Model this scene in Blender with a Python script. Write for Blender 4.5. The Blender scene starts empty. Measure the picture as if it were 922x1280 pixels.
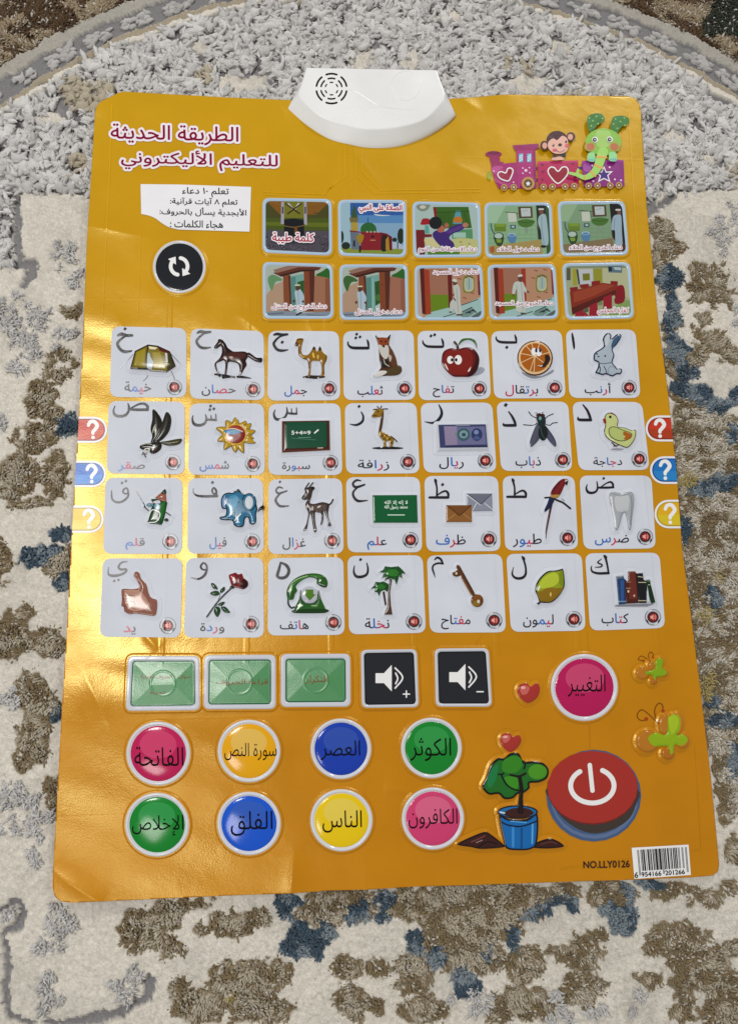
import bpy, math, random
import numpy as np
from mathutils import Matrix, Vector

random.seed(7)
RNG = np.random.default_rng(11)
SC = bpy.context.scene
COL = SC.collection

# ------------------------------------------------------------------ camera
# the poster lies in the plane z = 0, 0.44 m wide, its middle at the origin
F_PX, CX, CY, PW, PH = 924.0, 461.0, 640.0, 922.0, 1280.0
R_CV = np.array([[0.9987492655361803, -0.02426378575072119, 0.04371696800995124],
                 [-0.015987664380411437, -0.9834316285221899, -0.18057305061900308],
                 [0.04737403485665241, 0.17964826946908458, -0.9825895379547677]])
CAM = np.array([-0.0362003810760942, -0.13953952313950535, 0.5235252502317542])
cam = bpy.data.cameras.new('camera')
cam.sensor_fit = 'VERTICAL'; cam.sensor_height = 36.0; cam.lens = F_PX / PH * 36.0
cam.clip_start = 0.01; cam.clip_end = 50.0
cam_ob = bpy.data.objects.new('camera', cam); COL.objects.link(cam_ob)
_r = np.diag([1.0, -1.0, -1.0]) @ R_CV
_m = Matrix.Identity(4)
for _i in range(3):
    for _j in range(3):
        _m[_i][_j] = _r[_j, _i]
    _m[_i][3] = CAM[_i]
cam_ob.matrix_world = _m
SC.camera = cam_ob

# ------------------------------------------------------------------ light
world = bpy.data.worlds.new('World'); SC.world = world; world.use_nodes = True
bg = world.node_tree.nodes['Background']
bg.inputs[0].default_value = (1.0, 0.985, 0.97, 1.0); bg.inputs[1].default_value = 0.33


def area_light(name, loc, target, size, size_y, watts, colour):
    l = bpy.data.lights.new(name, 'AREA'); l.shape = 'RECTANGLE'; l.size = size; l.size_y = size_y
    l.energy = watts; l.color = colour
    o = bpy.data.objects.new(name, l); COL.objects.link(o)
    o.location = loc
    d = Vector(target) - Vector(loc)
    o.rotation_euler = d.to_track_quat('-Z', 'Y').to_euler()
    return o


# two ceiling panels of the room, up and to the left, and a lamp further into the room
area_light('ceiling_panel', (-0.86, 0.30, 2.05), (-0.1, 0.0, 0.0), 0.40, 0.40, 20.5, (1.0, 0.975, 0.93))
area_light('ceiling_panel', (-0.86, -1.02, 2.05), (-0.1, 0.0, 0.0), 0.40, 0.40, 6.0, (1.0, 0.975, 0.93))
area_light('wall_lamp', (1.0, 2.0, 1.30), (0.0, 0.05, 0.0), 0.16, 0.16, 17.0, (1.0, 0.975, 0.94))

SC.view_settings.view_transform = 'Standard'; SC.view_settings.look = 'None'
SC.view_settings.gamma = 1.0; SC.view_settings.exposure = 0.0
try:
    SC.view_settings.use_curve_mapping = False
except Exception:
    pass

# ------------------------------------------------------------------ helpers
def plane(px, py, z=0.0):
    """photo pixel -> point of the plane at height z (real metres)"""
    px = np.asarray(px, float); py = np.asarray(py, float)
    d = np.stack([(px - CX) / F_PX, (py - CY) / F_PX, np.ones_like(px)], -1) @ R_CV
    t = (z - CAM[2]) / d[..., 2]
    return CAM[0] + d[..., 0] * t, CAM[1] + d[..., 1] * t


def to_px(x, y, z):
    p = np.stack([x - CAM[0], y - CAM[1], z - CAM[2] + np.zeros_like(x)], -1) @ R_CV.T
    return p[..., 0] / p[..., 2] * F_PX + CX, p[..., 1] / p[..., 2] * F_PX + CY


def sstep(a, b, x):
    t = np.clip((x - a) / (b - a), 0, 1)
    return t * t * (3 - 2 * t)


def hash2(ix, iy, seed):
    n = (ix.astype(np.int64) * 374761393 + iy.astype(np.int64) * 668265263 + seed * 1442695041) & 0x7fffffff
    n = ((n ^ (n >> 13)) * 1274126177) & 0x7fffffff
    return ((n ^ (n >> 16)) & 0xffff) / 65535.0


def vnoise(x, y, seed=0):
    ix = np.floor(x); iy = np.floor(y)
    fx = x - ix; fy = y - iy
    fx = fx * fx * (3 - 2 * fx); fy = fy * fy * (3 - 2 * fy)
    a = hash2(ix, iy, seed); b = hash2(ix + 1, iy, seed); c = hash2(ix, iy + 1, seed); d = hash2(ix + 1, iy + 1, seed)
    return (a + (b - a) * fx) * (1 - fy) + (c + (d - c) * fx) * fy


def fbm(x, y, seed=0, octaves=4):
    s = 0; a = 0.5; t = 0
    for k in range(octaves):
        s = s + a * vnoise(x, y, seed + k * 17); t += a; a *= 0.5; x = x * 2.03 + 11.3; y = y * 2.03 + 5.7
    return s / t


def lin(hexs, gain=1.0):
    h = hexs.lstrip('#')
    out = []
    for i in (0, 2, 4):
        c = int(h[i:i + 2], 16) / 255.0
        c = c / 12.92 if c <= 0.04045 else ((c + 0.055) / 1.055) ** 2.4
        out.append(min(0.86, c * gain))
    return tuple(out)


# ------------------------------------------------------------------ materials of the poster
def crease_group():
    """grain, pressed circuit tracks and creases of the vinyl: one bump laid out in metres on the poster"""
    g = bpy.data.node_groups.new('vinyl_surface', 'ShaderNodeTree')
    g.interface.new_socket('Normal', in_out='OUTPUT', socket_type='NodeSocketVector')
    N = g.nodes; L = g.links
    out = N.new('NodeGroupOutput')
    geo = N.new('ShaderNodeNewGeometry')
    sep = N.new('ShaderNodeSeparateXYZ'); L.new(geo.outputs['Position'], sep.inputs[0])

    def math_(op, a, b=None, c=None):
        n = N.new('ShaderNodeMath'); n.operation = op
        for i, v in enumerate((a, b, c)):
            if v is None: continue
            if isinstance(v, (int, float)): n.inputs[i].default_value = v
            else: L.new(v, n.inputs[i])
        return n.outputs[0]

    def mapr(v, a, b, c, d):
        n = N.new('ShaderNodeMapRange'); n.interpolation_type = 'SMOOTHSTEP'
        L.new(v, n.inputs[0])
        for i, q in enumerate((a, b, c, d)): n.inputs[i + 1].default_value = q
        return n.outputs[0]
    x, y = sep.outputs[0], sep.outputs[1]
    # seven vertical tracks, one per column of cards
    k = math_('MODULO', math_('ADD', x, 10 * TRACK_P - TRACK_X0), TRACK_P)
    k = math_('ABSOLUTE', math_('SUBTRACT', k, TRACK_P * 0.5))
    line = mapr(k, 0.0009, 0.0026, 1.0, 0.0)
    span = math_('MULTIPLY', mapr(y, -0.150, -0.145, 0.0, 1.0), mapr(y, 0.120, 0.124, 1.0, 0.0))
    span = math_('MULTIPLY', span, math_('MULTIPLY', mapr(x, -0.182, -0.181, 0.0, 1.0), mapr(x, 0.192, 0.193, 1.0, 0.0)))
    tracks = math_('MULTIPLY', line, span)
    # horizontal seams between the rows of cards
    k2 = math_('ABSOLUTE', math_('SUBTRACT', math_('MODULO', math_('ADD', y, 1.0), 0.0605), 0.03))
    seams = math_('MULTIPLY', mapr(k2, 0.0004, 0.0011, 1.0, 0.0), 0.25)
    noise = N.new('ShaderNodeTexNoise'); noise.inputs['Scale'].default_value = 900.0; noise.inputs['Detail'].default_value = 2.0
    L.new(geo.outputs['Position'], noise.inputs['Vector'])
    wav = N.new('ShaderNodeTexNoise'); wav.inputs['Scale'].default_value = 55.0; wav.inputs['Detail'].default_value = 2.0
    L.new(geo.outputs['Position'], wav.inputs['Vector'])
    h = math_('ADD', math_('MULTIPLY', tracks, 0.00020), math_('MULTIPLY', seams, 0.00006))
    h = math_('ADD', h, math_('MULTIPLY', noise.outputs[0], 0.000075))
    h = math_('ADD', h, math_('MULTIPLY', wav.outputs[0], 0.00030))
    b = N.new('ShaderNodeBump'); b.inputs['Strength'].default_value = 1.0; b.inputs['Distance'].default_value = 1.0
    L.new(h, b.inputs['Height'])
    L.new(b.outputs[0], out.inputs[0])
    return g


# spacing of the tracks, read off the card columns
_tx = [plane(p, 700.0)[0] for p in (310.0, 812.0)]
TRACK_P = float((_tx[1] - _tx[0]) / 5.0); TRACK_X0 = float(_tx[0]) + TRACK_P * 0.5
VINYL = crease_group()
_mats = {}
SHEET_TOP = 'CB9A00'      # the sheet's colour runs from golden yellow at the top to orange at the bottom


def mat(hexs, finish='ink', gain=1.18):
    if finish == 'puff': gain = 0.98
    key = (hexs, finish)
    if key in _mats: return _mats[key]
    m = bpy.data.materials.new('print_' + finish); m.use_nodes = True
    N = m.node_tree.nodes; L = m.node_tree.links
    p = N['Principled BSDF']
    c = lin(hexs, gain)
    p.inputs['Base Color'].default_value = (*c, 1)
    rough, spec, coat = {'ink': (0.30, 0.40, 0.0), 'paper': (0.60, 0.06, 0.0), 'sheet': (0.26, 0.9, 0.0),
                         'puff': (0.17, 0.36, 0.0), 'foil': (0.36, 1.0, 0.0), 'tile': (0.20, 0.4, 0.0), 'gel': (0.13, 0.36, 0.0), 'plastic': (0.30, 0.45, 0.0), 'hole': (0.8, 0.1, 0.0)}[finish]
    p.inputs['Roughness'].default_value = rough
    p.inputs['Specular IOR Level'].default_value = spec
    if finish == 'foil': p.inputs['IOR'].default_value = 1.6
    if finish == 'sheet': p.inputs['Specular Tint'].default_value = (1.0, 0.88, 0.36, 1)
    p.inputs['Coat Weight'].default_value = coat; p.inputs['Coat Roughness'].default_value = 0.08
    if finish not in ('plastic', 'hole', 'puff', 'gel', 'tile'):
        g = N.new('ShaderNodeGroup'); g.node_tree = VINYL
        L.new(g.outputs[0], p.inputs['Normal'])
    # faint unevenness of the ink
    if finish in ('sheet', 'paper', 'plastic'):
        geo = N.new('ShaderNodeNewGeometry')
        n = N.new('ShaderNodeTexNoise'); n.inputs['Scale'].default_value = 24.0; n.inputs['Detail'].default_value = 5.0
        L.new(geo.outputs['Position'], n.inputs['Vector'])
        hs = N.new('ShaderNodeHueSaturation'); hs.inputs['Color'].default_value = (*c, 1)
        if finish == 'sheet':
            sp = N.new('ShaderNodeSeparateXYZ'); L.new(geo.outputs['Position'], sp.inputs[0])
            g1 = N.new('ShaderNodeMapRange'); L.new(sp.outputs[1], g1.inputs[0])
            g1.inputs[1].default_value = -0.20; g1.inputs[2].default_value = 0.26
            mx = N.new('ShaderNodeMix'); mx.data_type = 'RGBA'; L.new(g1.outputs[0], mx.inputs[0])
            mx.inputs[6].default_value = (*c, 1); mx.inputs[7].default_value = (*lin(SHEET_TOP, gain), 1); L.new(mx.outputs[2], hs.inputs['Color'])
        mr = N.new('ShaderNodeMapRange'); mr.inputs[1].default_value = 0.3; mr.inputs[2].default_value = 0.7
        mr.inputs[3].default_value = 0.95; mr.inputs[4].default_value = 1.05
        L.new(n.outputs[0], mr.inputs[0]); L.new(mr.outputs[0], hs.inputs['Value'])
        L.new(hs.outputs[0], p.inputs['Base Color'])
        mr2 = N.new('ShaderNodeMapRange'); mr2.inputs[1].default_value = 0.3; mr2.inputs[2].default_value = 0.7
        mr2.inputs[3].default_value = rough - 0.05; mr2.inputs[4].default_value = rough + 0.06
        L.new(n.outputs[0], mr2.inputs[0]); L.new(mr2.outputs[0], p.inputs['Roughness'])
    _mats[key] = m
    return m


# ------------------------------------------------------------------ the waves of the sheet (metres, real height)
# the left part was rolled up before: it stays buckled across, in flat steps and folds from top to bottom
_by = np.linspace(-0.34, 0.34, 400)
_sl = np.interp(_by, [-0.34, -0.300, -0.275, -0.262, -0.240, -0.190, -0.172, -0.158, -0.148, -0.138, -0.126, -0.112, -0.095, -0.080, -0.03, 0.01, 0.055, 0.070, 0.080, 0.092, 0.105, 0.130, 0.34],
                [-0.020, -0.020, 0.000, 0.040, 0.060, 0.055, -0.020, -0.100, -0.020, -0.110, -0.050, -0.090, -0.050, -0.030, 0.000, 0.030, 0.030, 0.110, 0.030, 0.120, 0.020, -0.010, -0.010])
_sl = _sl - _sl.mean() * 0.6
_bz = np.concatenate([[0], np.cumsum((_sl[1:] + _sl[:-1]) * 0.5 * np.diff(_by))])
_bz = _bz - np.interp(0.0, _by, _bz)


FOLDS = []
for _a, _b, _c, _d, _h, _w in ((110, 286, 182, 300, 0.0011, 0.006), (368, 1062, 364, 1120, 0.0012, 0.006), (66, 1085, 130, 1128, 0.0014, 0.007), (478, 982, 520, 990, 0.0008, 0.005),
                               (150, 112, 122, 150, 0.0010, 0.007), (240, 500, 250, 800, 0.0005, 0.005), (300, 398, 335, 425, 0.0007, 0.005), (385, 404, 396, 430, 0.0006, 0.004), (845, 690, 858, 730, 0.0009, 0.006),
                               (870, 930, 876, 1000, 0.0007, 0.006), (300, 124, 360, 150, 0.0009, 0.010), (560, 118, 600, 140, 0.0007, 0.008), (180, 790, 200, 812, 0.0010, 0.004), (600, 800, 640, 806, 0.0004, 0.005), (108, 840, 140, 905, 0.0006, 0.006),
                               (345, 128, 372, 196, 0.0008, 0.008), (440, 194, 474, 236, 0.0005, 0.006), (420, 590, 424, 800, 0.0004, 0.005), (560, 205, 640, 240, 0.0005, 0.008), (690, 905, 660, 1000, 0.0003, 0.006), (150, 400, 176, 470, 0.0007, 0.006)):
    _p = plane([_a, _c], [_b, _d]); FOLDS.append((_p[0][0], _p[1][0], _p[0][1], _p[1][1], _h * 1.3, _w))


def sheet_z(x, y):
    z = 0.0016 + 0.0005 * np.sin(x * 16.0 + 1.0) + 0.0004 * np.sin(y * 13.0 + x * 6.0)
    l = sstep(0.0, -0.12, x)
    z = z + l * (np.interp(y + 0.10 * (x + 0.2), _by, _bz) + 0.00012 * np.sin(y * 190.0 + x * 90)) * 0.9
    # the bowl of the left side
    u = np.clip(-0.02 - x, 0, 0.2)
    z = z + 0.20 * (0.18 - u) ** 2 * sstep(0.03, -0.02, x) * 0.9 - 0.0058 * sstep(0.03, -0.02, x) + 0.0050 * sstep(0.10, -0.08, x)
    # lifted top edge left of the speaker, small dent at the top edge right of it
    z = z + 0.002 * sstep(0.24, 0.31, y) * sstep(-0.02, -0.16, x)
    dd = np.hypot((x - 0.107) / 1.0, (y - 0.318) / 1.6)
    z = z + 0.0022 * sstep(0.030, 0.0, dd)
    for ax, ay, bx, by, h, w in FOLDS:
        ex, ey = bx - ax, by - ay; l2 = ex * ex + ey * ey
        t = ((x - ax) * ex + (y - ay) * ey) / l2; tc = np.clip(t, 0, 1)
        d = np.hypot(x - ax - tc * ex, y - ay - tc * ey)
        z = z + h * np.exp(-(d / w)) * np.sin(np.pi * np.clip(tc * 0.96 + 0.02, 0, 1)) ** 0.5
    return z


# ------------------------------------------------------------------ mesh builder
class Acc:
    def __init__(self):
        self.v = []; self.n = 0; self.loops = []; self.tot = []; self.mi = []; self.mats = []

    def midx(self, m):
        for i, q in enumerate(self.mats):
            if q is m: return i
        self.mats.append(m); return len(self.mats) - 1

    def add(self, verts, loops, tots, m):
        if len(tots) == 0: return
        self.v.append(np.asarray(verts, float).reshape(-1, 3))
        self.loops.append(np.asarray(loops, np.int64) + self.n); self.n += len(self.v[-1])
        self.tot.append(np.asarray(tots, np.int64))
        self.mi.append(np.full(len(tots), self.midx(m), np.int64))

    def obj(self, name, parent=None, smooth=True, label=None):
        me = bpy.data.meshes.new(name)
        if self.n:
            v = np.concatenate(self.v); lo = np.concatenate(self.loops); to = np.concatenate(self.tot); mi = np.concatenate(self.mi)
            fill_mesh(me, v, lo, to, mi, smooth)
        for m in self.mats: me.materials.append(m)
        o = bpy.data.objects.new(name, me); COL.objects.link(o)
        if parent is not None: o.parent = parent
        if label: o['label'] = label
        return o


def fill_mesh(me, v, lo, to, mi=None, smooth=True):
    me.vertices.add(len(v)); me.vertices.foreach_set('co', np.ascontiguousarray(v, np.float32).ravel())
    me.loops.add(len(lo)); me.loops.foreach_set('vertex_index', lo.astype(np.int32))
    me.polygons.add(len(to))
    st = np.concatenate([[0], np.cumsum(to)[:-1]]).astype(np.int32)
    me.polygons.foreach_set('loop_start', st); me.polygons.foreach_set('loop_total', to.astype(np.int32))
    if mi is not None: me.polygons.foreach_set('material_index', mi.astype(np.int32))
    me.polygons.foreach_set('use_smooth', np.full(len(to), smooth))
    me.update(calc_edges=True); me.validate()


def contour(F, ch):
    """filled region F > 0 of a grid; ch = list of grid channels carried along. Returns channel values per vertex, loops, totals"""
    ny, nx = F.shape
    ins = F > 0
    a, b, c, d = ins[:-1, :-1], ins[:-1, 1:], ins[1:, 1:], ins[1:, :-1]
    cnt = a.astype(int) + b + c + d
    fy, fx = np.nonzero(cnt == 4)
    i0 = fy * nx + fx
    quads = np.stack([i0, i0 + nx, i0 + nx + 1, i0 + 1], 1)      # y runs down, so this order faces up
    idx = {}; extra = []
    loops = []; tots = []
    base = nx * ny
    Ff = F.ravel()
    py, pxx = np.nonzero((cnt > 0) & (cnt < 4))
    for yy, xx in zip(py.tolist(), pxx.tolist()):
        k = yy * nx + xx
        cs = (k, k + nx, k + nx + 1, k + 1)
        poly = []
        for q in range(4):
            i, j = cs[q], cs[(q + 1) & 3]
            fi, fj = Ff[i], Ff[j]
            if fi > 0: poly.append(i)
            if (fi > 0) != (fj > 0):
                e = (i, j) if i < j else (j, i)
                if e not in idx:
                    t = Ff[e[0]] / (Ff[e[0]] - Ff[e[1]])
                    idx[e] = base + len(extra); extra.append((e[0], e[1], t))
                poly.append(idx[e])
        if len(poly) >= 3:
            loops += poly; tots.append(len(poly))
    lo = np.concatenate([quads.ravel(), np.asarray(loops, np.int64)]) if len(loops) else quads.ravel()
    to = np.concatenate([np.full(len(quads), 4), np.asarray(tots, np.int64)])
    if len(to) == 0: return None
    used, inv = np.unique(lo, return_inverse=True)
    vals = []
    if extra:
        e0 = np.array([e[0] for e in extra]); e1 = np.array([e[1] for e in extra]); et = np.array([e[2] for e in extra])
    for C in ch:
        cf = C.ravel()
        full = np.concatenate([cf, cf[e0] * (1 - et) + cf[e1] * et]) if extra else cf
        vals.append(full[used])
    return vals, inv, to


def catmull(pts, closed=True, sub=5):
    p = np.asarray(pts, float); n = len(p)
    out = []
    for i in range(n if closed else n - 1):
        if closed: p0, p1, p2, p3 = p[(i - 1) % n], p[i], p[(i + 1) % n], p[(i + 2) % n]
        else: p0, p1, p2, p3 = p[max(i - 1, 0)], p[i], p[i + 1], p[min(i + 2, n - 1)]
        for k in range(sub):
            t = k / sub
            out.append(0.5 * ((2 * p1) + (p2 - p0) * t + (2 * p0 - 5 * p1 + 4 * p2 - p3) * t * t + (3 * p1 - p0 - 3 * p2 + p3) * t ** 3))
    if not closed: out.append(p[-1])
    return np.array(out)


def f_poly(X, Y, pts):
    """signed distance (positive inside) to a closed polygon"""
    d = np.full(X.shape, 1e18); ins = np.zeros(X.shape, bool)
    n = len(pts)
    for i in range(n):
        ax, ay = pts[i]; bx, by = pts[(i + 1) % n]
        ex, ey = bx - ax, by - ay
        l2 = ex * ex + ey * ey
        if l2 < 1e-12: continue
        t = np.clip(((X - ax) * ex + (Y - ay) * ey) / l2, 0, 1)
        d = np.minimum(d, (X - ax - t * ex) ** 2 + (Y - ay - t * ey) ** 2)
        if ay != by:
            ins ^= ((ay > Y) != (by > Y)) & (X < ex * (Y - ay) / (by - ay) + ax)
    d = np.sqrt(d)
    return np.where(ins, d, -d)


def f_stroke(X, Y, pts):
    """pts: x, y, width"""
    f = np.full(X.shape, -1e9)
    for i in range(len(pts) - 1):
        ax, ay, aw = pts[i]; bx, by, bw = pts[i + 1]
        ex, ey = bx - ax, by - ay; l2 = ex * ex + ey * ey
        if l2 < 1e-12: continue
        t = np.clip(((X - ax) * ex + (Y - ay) * ey) / l2, 0, 1)
        f = np.maximum(f, (aw + (bw - aw) * t) * 0.5 - np.hypot(X - ax - t * ex, Y - ay - t * ey))
    return f


def f_contours(X, Y, cs):
    """nonzero winding distance field of font outlines"""
    d = np.full(X.shape, 1e18); w = np.zeros(X.shape, np.int32)
    for pts in cs:
        n = len(pts)
        for i in range(n):
            ax, ay = pts[i]; bx, by = pts[(i + 1) % n]
            ex, ey = bx - ax, by - ay; l2 = ex * ex + ey * ey
            if l2 < 1e-12: continue
            t = np.clip(((X - ax) * ex + (Y - ay) * ey) / l2, 0, 1)
            d = np.minimum(d, (X - ax - t * ex) ** 2 + (Y - ay - t * ey) ** 2)
            if ay != by:
                left = X < ex * (Y - ay) / (by - ay) + ax
                if by > ay: w += ((ay <= Y) & (by > Y) & left)
                else: w -= ((by <= Y) & (ay > Y) & left)
    d = np.sqrt(d)
    return np.where(w != 0, d, -d)


def grid(x0, y0, x1, y1, step):
    nx = max(3, int(math.ceil((x1 - x0) / step)) + 1); ny = max(3, int(math.ceil((y1 - y0) / step)) + 1)
    return np.meshgrid(x0 + np.arange(nx) * step, y0 + np.arange(ny) * step)


def emit(acc, F, X, Y, z, m):
    """z: grid of heights in metres above the waves of the sheet (or a number)"""
    Z = z if isinstance(z, np.ndarray) else np.full(X.shape, float(z))
    r = contour(F, [X, Y, Z])
    if r is None: return
    (vx, vy, vz), lo, to = r
    x, y = plane(vx, vy)
    for _k in range(3): x, y = plane(vx, vy, sheet_z(x, y))      # where the buckled sheet really carries this point
    acc.add(np.stack([x, y, sheet_z(x, y) + vz], 1), lo, to, m)


def pairs(flat, k=2):
    return np.asarray(flat, float).reshape(-1, k)


MM = 0.001
DZ = 0.000022


class Pic:
    """a printed picture in photo pixels, optionally puffed up; layers are painted one over the other"""
    def __init__(self, ox, oy, s, halo=None, height=0.0, base=0.0005, step=0.5, soft=5.0, clip=None, finish='puff', rise=9.0):
        self.ox, self.oy, self.s = ox, oy, s
        self.halo, self.h, self.base, self.step, self.soft, self.rise = halo, height, base, step, soft, rise
        self.clip = clip; self.finish = finish; self.layers = []

    def c(self, flat, k=2):
        p = pairs(flat, k).copy()
        p[:, 0] = self.ox + p[:, 0] / self.s; p[:, 1] = self.oy + p[:, 1] / self.s
        if k == 3: p[:, 2] /= self.s
        return p

    def p(self, col, flat, flat_print=False):       # smooth closed shape
        self.layers.append((col, 'poly', catmull(self.c(flat), True, 4), flat_print, 0.0)); return self

    def P(self, col, flat, flat_print=False):       # straight edged closed shape
        self.layers.append((col, 'poly', self.c(flat), flat_print, 0.0)); return self

    def o(self, col, edge, w, flat, smooth=True):   # closed shape with a drawn outline
        q = self.c(flat); q = catmull(q, True, 4) if smooth else q
        self.layers.append((edge, 'poly', q, False, 0.0)); self.layers.append((col, 'poly', q, False, w / self.s)); return self

    def e(self, col, cx, cy, rx, ry, rot=0, flat_print=False):
        a = np.linspace(0, 2 * math.pi, 25)[:-1]; c, s_ = math.cos(math.radians(rot)), math.sin(math.radians(rot))
        q = np.stack([cx + rx * np.cos(a) * c - ry * np.sin(a) * s_, cy + rx * np.cos(a) * s_ + ry * np.sin(a) * c], 1)
        self.layers.append((col, 'poly', self.c(q.ravel()), flat_print, 0.0)); return self

    def l(self, col, w, flat, flat_print=False, smooth=True):
        q = self.c(flat)
        if smooth and len(q) > 2: q = catmull(q, False, 5)
        q = np.concatenate([q, np.full((len(q), 1), w / self.s)], 1)
        self.layers.append((col, 'stroke', q, flat_print, 0.0)); return self

    def s3(self, col, flat, flat_print=False):      # stroke of changing width
        q = catmull(self.c(flat, 3), False, 5)
        self.layers.append((col, 'stroke', q, flat_print, 0.0)); return self

    def t(self, col, string, x0, y0, x1, y1, grow=0.0):
        self.layers.append((col, 'text', (string, self.ox + x0 / self.s, self.oy + y0 / self.s, self.ox + x1 / self.s, self.oy + y1 / self.s), True, -grow)); return self

    def build(self, name, parent, label=None):
        lo = np.array([1e9, 1e9]); hi = -lo
        for col, kind, q, fl, w in self.layers:
            if kind == 'text': pts = np.array([[q[1], q[2]], [q[3], q[4]]]); r = 1
            else: pts = q[:, :2]; r = q[:, 2].max() / 2 if kind == 'stroke' else 0
            lo = np.minimum(lo, pts.min(0) - r); hi = np.maximum(hi, pts.max(0) + r)
        pad = self.soft + 3
        X, Y = grid(lo[0] - pad, lo[1] - pad, hi[0] + pad, hi[1] + pad, self.step)
        fields = []; U = np.full(X.shape, -1e9)
        for col, kind, q, fl, w in self.layers:
            if kind == 'poly': f = f_poly(X, Y, q)
            elif kind == 'stroke': f = f_stroke(X, Y, q)
            else: f = f_contours(X, Y, fit_text(*q))
            if not fl: U = np.maximum(U, f)
            fields.append(f - w)
        clipf = None
        if self.clip is not None:
            clipf = f_poly(X, Y, self.clip); U = np.minimum(U, clipf) if self.h else U
        R = self.h * puff(U, self.soft, self.rise) if self.h else np.zeros(X.shape)
        acc = Acc(); k = 0
        if self.halo and self.h:
            hf = U + self.soft
            if len(self.halo) > 2: hf = np.minimum(hf, f_poly(X, Y, self.halo[2]) - 0.6)
            emit(acc, hf, X, Y, R + self.base - DZ, mat(self.halo[0], self.halo[1]))
        for (col, kind, q, fl, w), f in zip(self.layers, fields):
            if clipf is not None: f = np.minimum(f, clipf)
            emit(acc, f, X, Y, R + self.base + k * DZ, mat(col, self.finish)); k += 1
        return acc.obj(name, parent, True, label)


def puff(U, soft, rise):
    a = sstep(-soft, 0.8, U) * 0.42
    t = np.clip((U + 0.5) / rise, 0, 1)
    return a + 0.58 * np.sqrt(np.clip(1 - (1 - t) ** 2, 0, 1))


# ------------------------------------------------------------------ Arabic lettering
_AR = {'ء': (0xFE80, 1), 'آ': (0xFE81, 2), 'أ': (0xFE83, 2), 'ؤ': (0xFE85, 2), 'إ': (0xFE87, 2), 'ئ': (0xFE89, 4), 'ا': (0xFE8D, 2),
       'ب': (0xFE8F, 4), 'ة': (0xFE93, 2), 'ت': (0xFE95, 4), 'ث': (0xFE99, 4), 'ج': (0xFE9D, 4), 'ح': (0xFEA1, 4), 'خ': (0xFEA5, 4),
       'د': (0xFEA9, 2), 'ذ': (0xFEAB, 2), 'ر': (0xFEAD, 2), 'ز': (0xFEAF, 2), 'س': (0xFEB1, 4), 'ش': (0xFEB5, 4), 'ص': (0xFEB9, 4),
       'ض': (0xFEBD, 4), 'ط': (0xFEC1, 4), 'ظ': (0xFEC5, 4), 'ع': (0xFEC9, 4), 'غ': (0xFECD, 4), 'ف': (0xFED1, 4), 'ق': (0xFED5, 4),
       'ك': (0xFED9, 4), 'ل': (0xFEDD, 4), 'م': (0xFEE1, 4), 'ن': (0xFEE5, 4), 'ه': (0xFEE9, 4), 'و': (0xFEED, 2), 'ى': (0xFEEF, 2),
       'ي': (0xFEF1, 4), 'لا': (0xFEFB, 2), 'لأ': (0xFEF7, 2), 'لإ': (0xFEF9, 2)}


def shape_ar(s):
    """joined letter forms in visual order"""
    if not any(ch in _AR for ch in s): return s
    u = []; i = 0
    while i < len(s):
        if s[i] == 'ل' and s[i + 1:i + 2] in ('ا', 'أ', 'إ'): u.append(s[i:i + 2]); i += 2
        else: u.append(s[i]); i += 1
    out = []
    for i, ch in enumerate(u):
        if ch not in _AR: out.append(ch); continue
        b, n = _AR[ch]
        prv = i > 0 and u[i - 1] in _AR and _AR[u[i - 1]][1] == 4
        nxt = i + 1 < len(u) and u[i + 1] in _AR and _AR[u[i + 1]][1] >= 2 and n == 4
        out.append(chr(b + (3 if prv and nxt else 2 if nxt else 1 if prv and n > 1 else 0)))
    vis = []; i = len(out) - 1
    while i >= 0:                                    # numbers keep their own direction
        j = i
        while j >= 0 and out[j].isdigit(): j -= 1
        if j < i: vis += out[j + 1:i + 1]; i = j
        else: vis.append(out[i]); i -= 1
    return ''.join(vis)


_glyphs = {}


def outlines(s):
    """font outlines of a string: list of (letter number counted from the right, points)"""
    if s in _glyphs: return _glyphs[s]
    vis = shape_ar(s)
    c = bpy.data.curves.new('lettering', 'FONT'); c.body = vis; c.size = 1.0
    for i in range(len(vis) + 1): c.materials.append(None)
    for i, f in enumerate(c.body_format): f.material_index = i
    o = bpy.data.objects.new('lettering', c); COL.objects.link(o)
    dg = bpy.context.evaluated_depsgraph_get()
    ev = o.evaluated_get(dg); cu = ev.to_curve(dg)
    res = []
    for sp in cu.splines:
        bp = sp.bezier_points; n = len(bp); pts = []
        for i in range(n):
            a, b = bp[i], bp[(i + 1) % n]
            p0, p1, p2, p3 = (np.array(v[:2]) for v in (a.co, a.handle_right, b.co, b.handle_left))
            p2, p3 = p3, p2
            straight = np.linalg.norm(np.cross(p3 - p0, p1 - p0)) < 1e-5 and np.linalg.norm(np.cross(p3 - p0, p2 - p0)) < 1e-5
            for k in range(1 if straight else 4):
                t = k / 4
                pts.append((1 - t) ** 3 * p0 + 3 * (1 - t) ** 2 * t * p1 + 3 * (1 - t) * t * t * p2 + t ** 3 * p3)
        res.append((len(vis) - 1 - sp.material_index, np.array(pts)))
    ev.to_curve_clear()
    bpy.data.objects.remove(o); bpy.data.curves.remove(c)
    _glyphs[s] = res
    return res


def fit_text(s, x0, y0, x1, y1, only=None):
    g = outlines(s)
    allp = np.concatenate([p for _, p in g]); a = allp.min(0); b = allp.max(0)
    out = []
    for k, p in g:
        if only is not None and k not in only: continue
        q = (p - a) / (b - a)
        out.append(np.stack([x0 + q[:, 0] * (x1 - x0), y1 - q[:, 1] * (y1 - y0)], 1))
    return out


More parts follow.
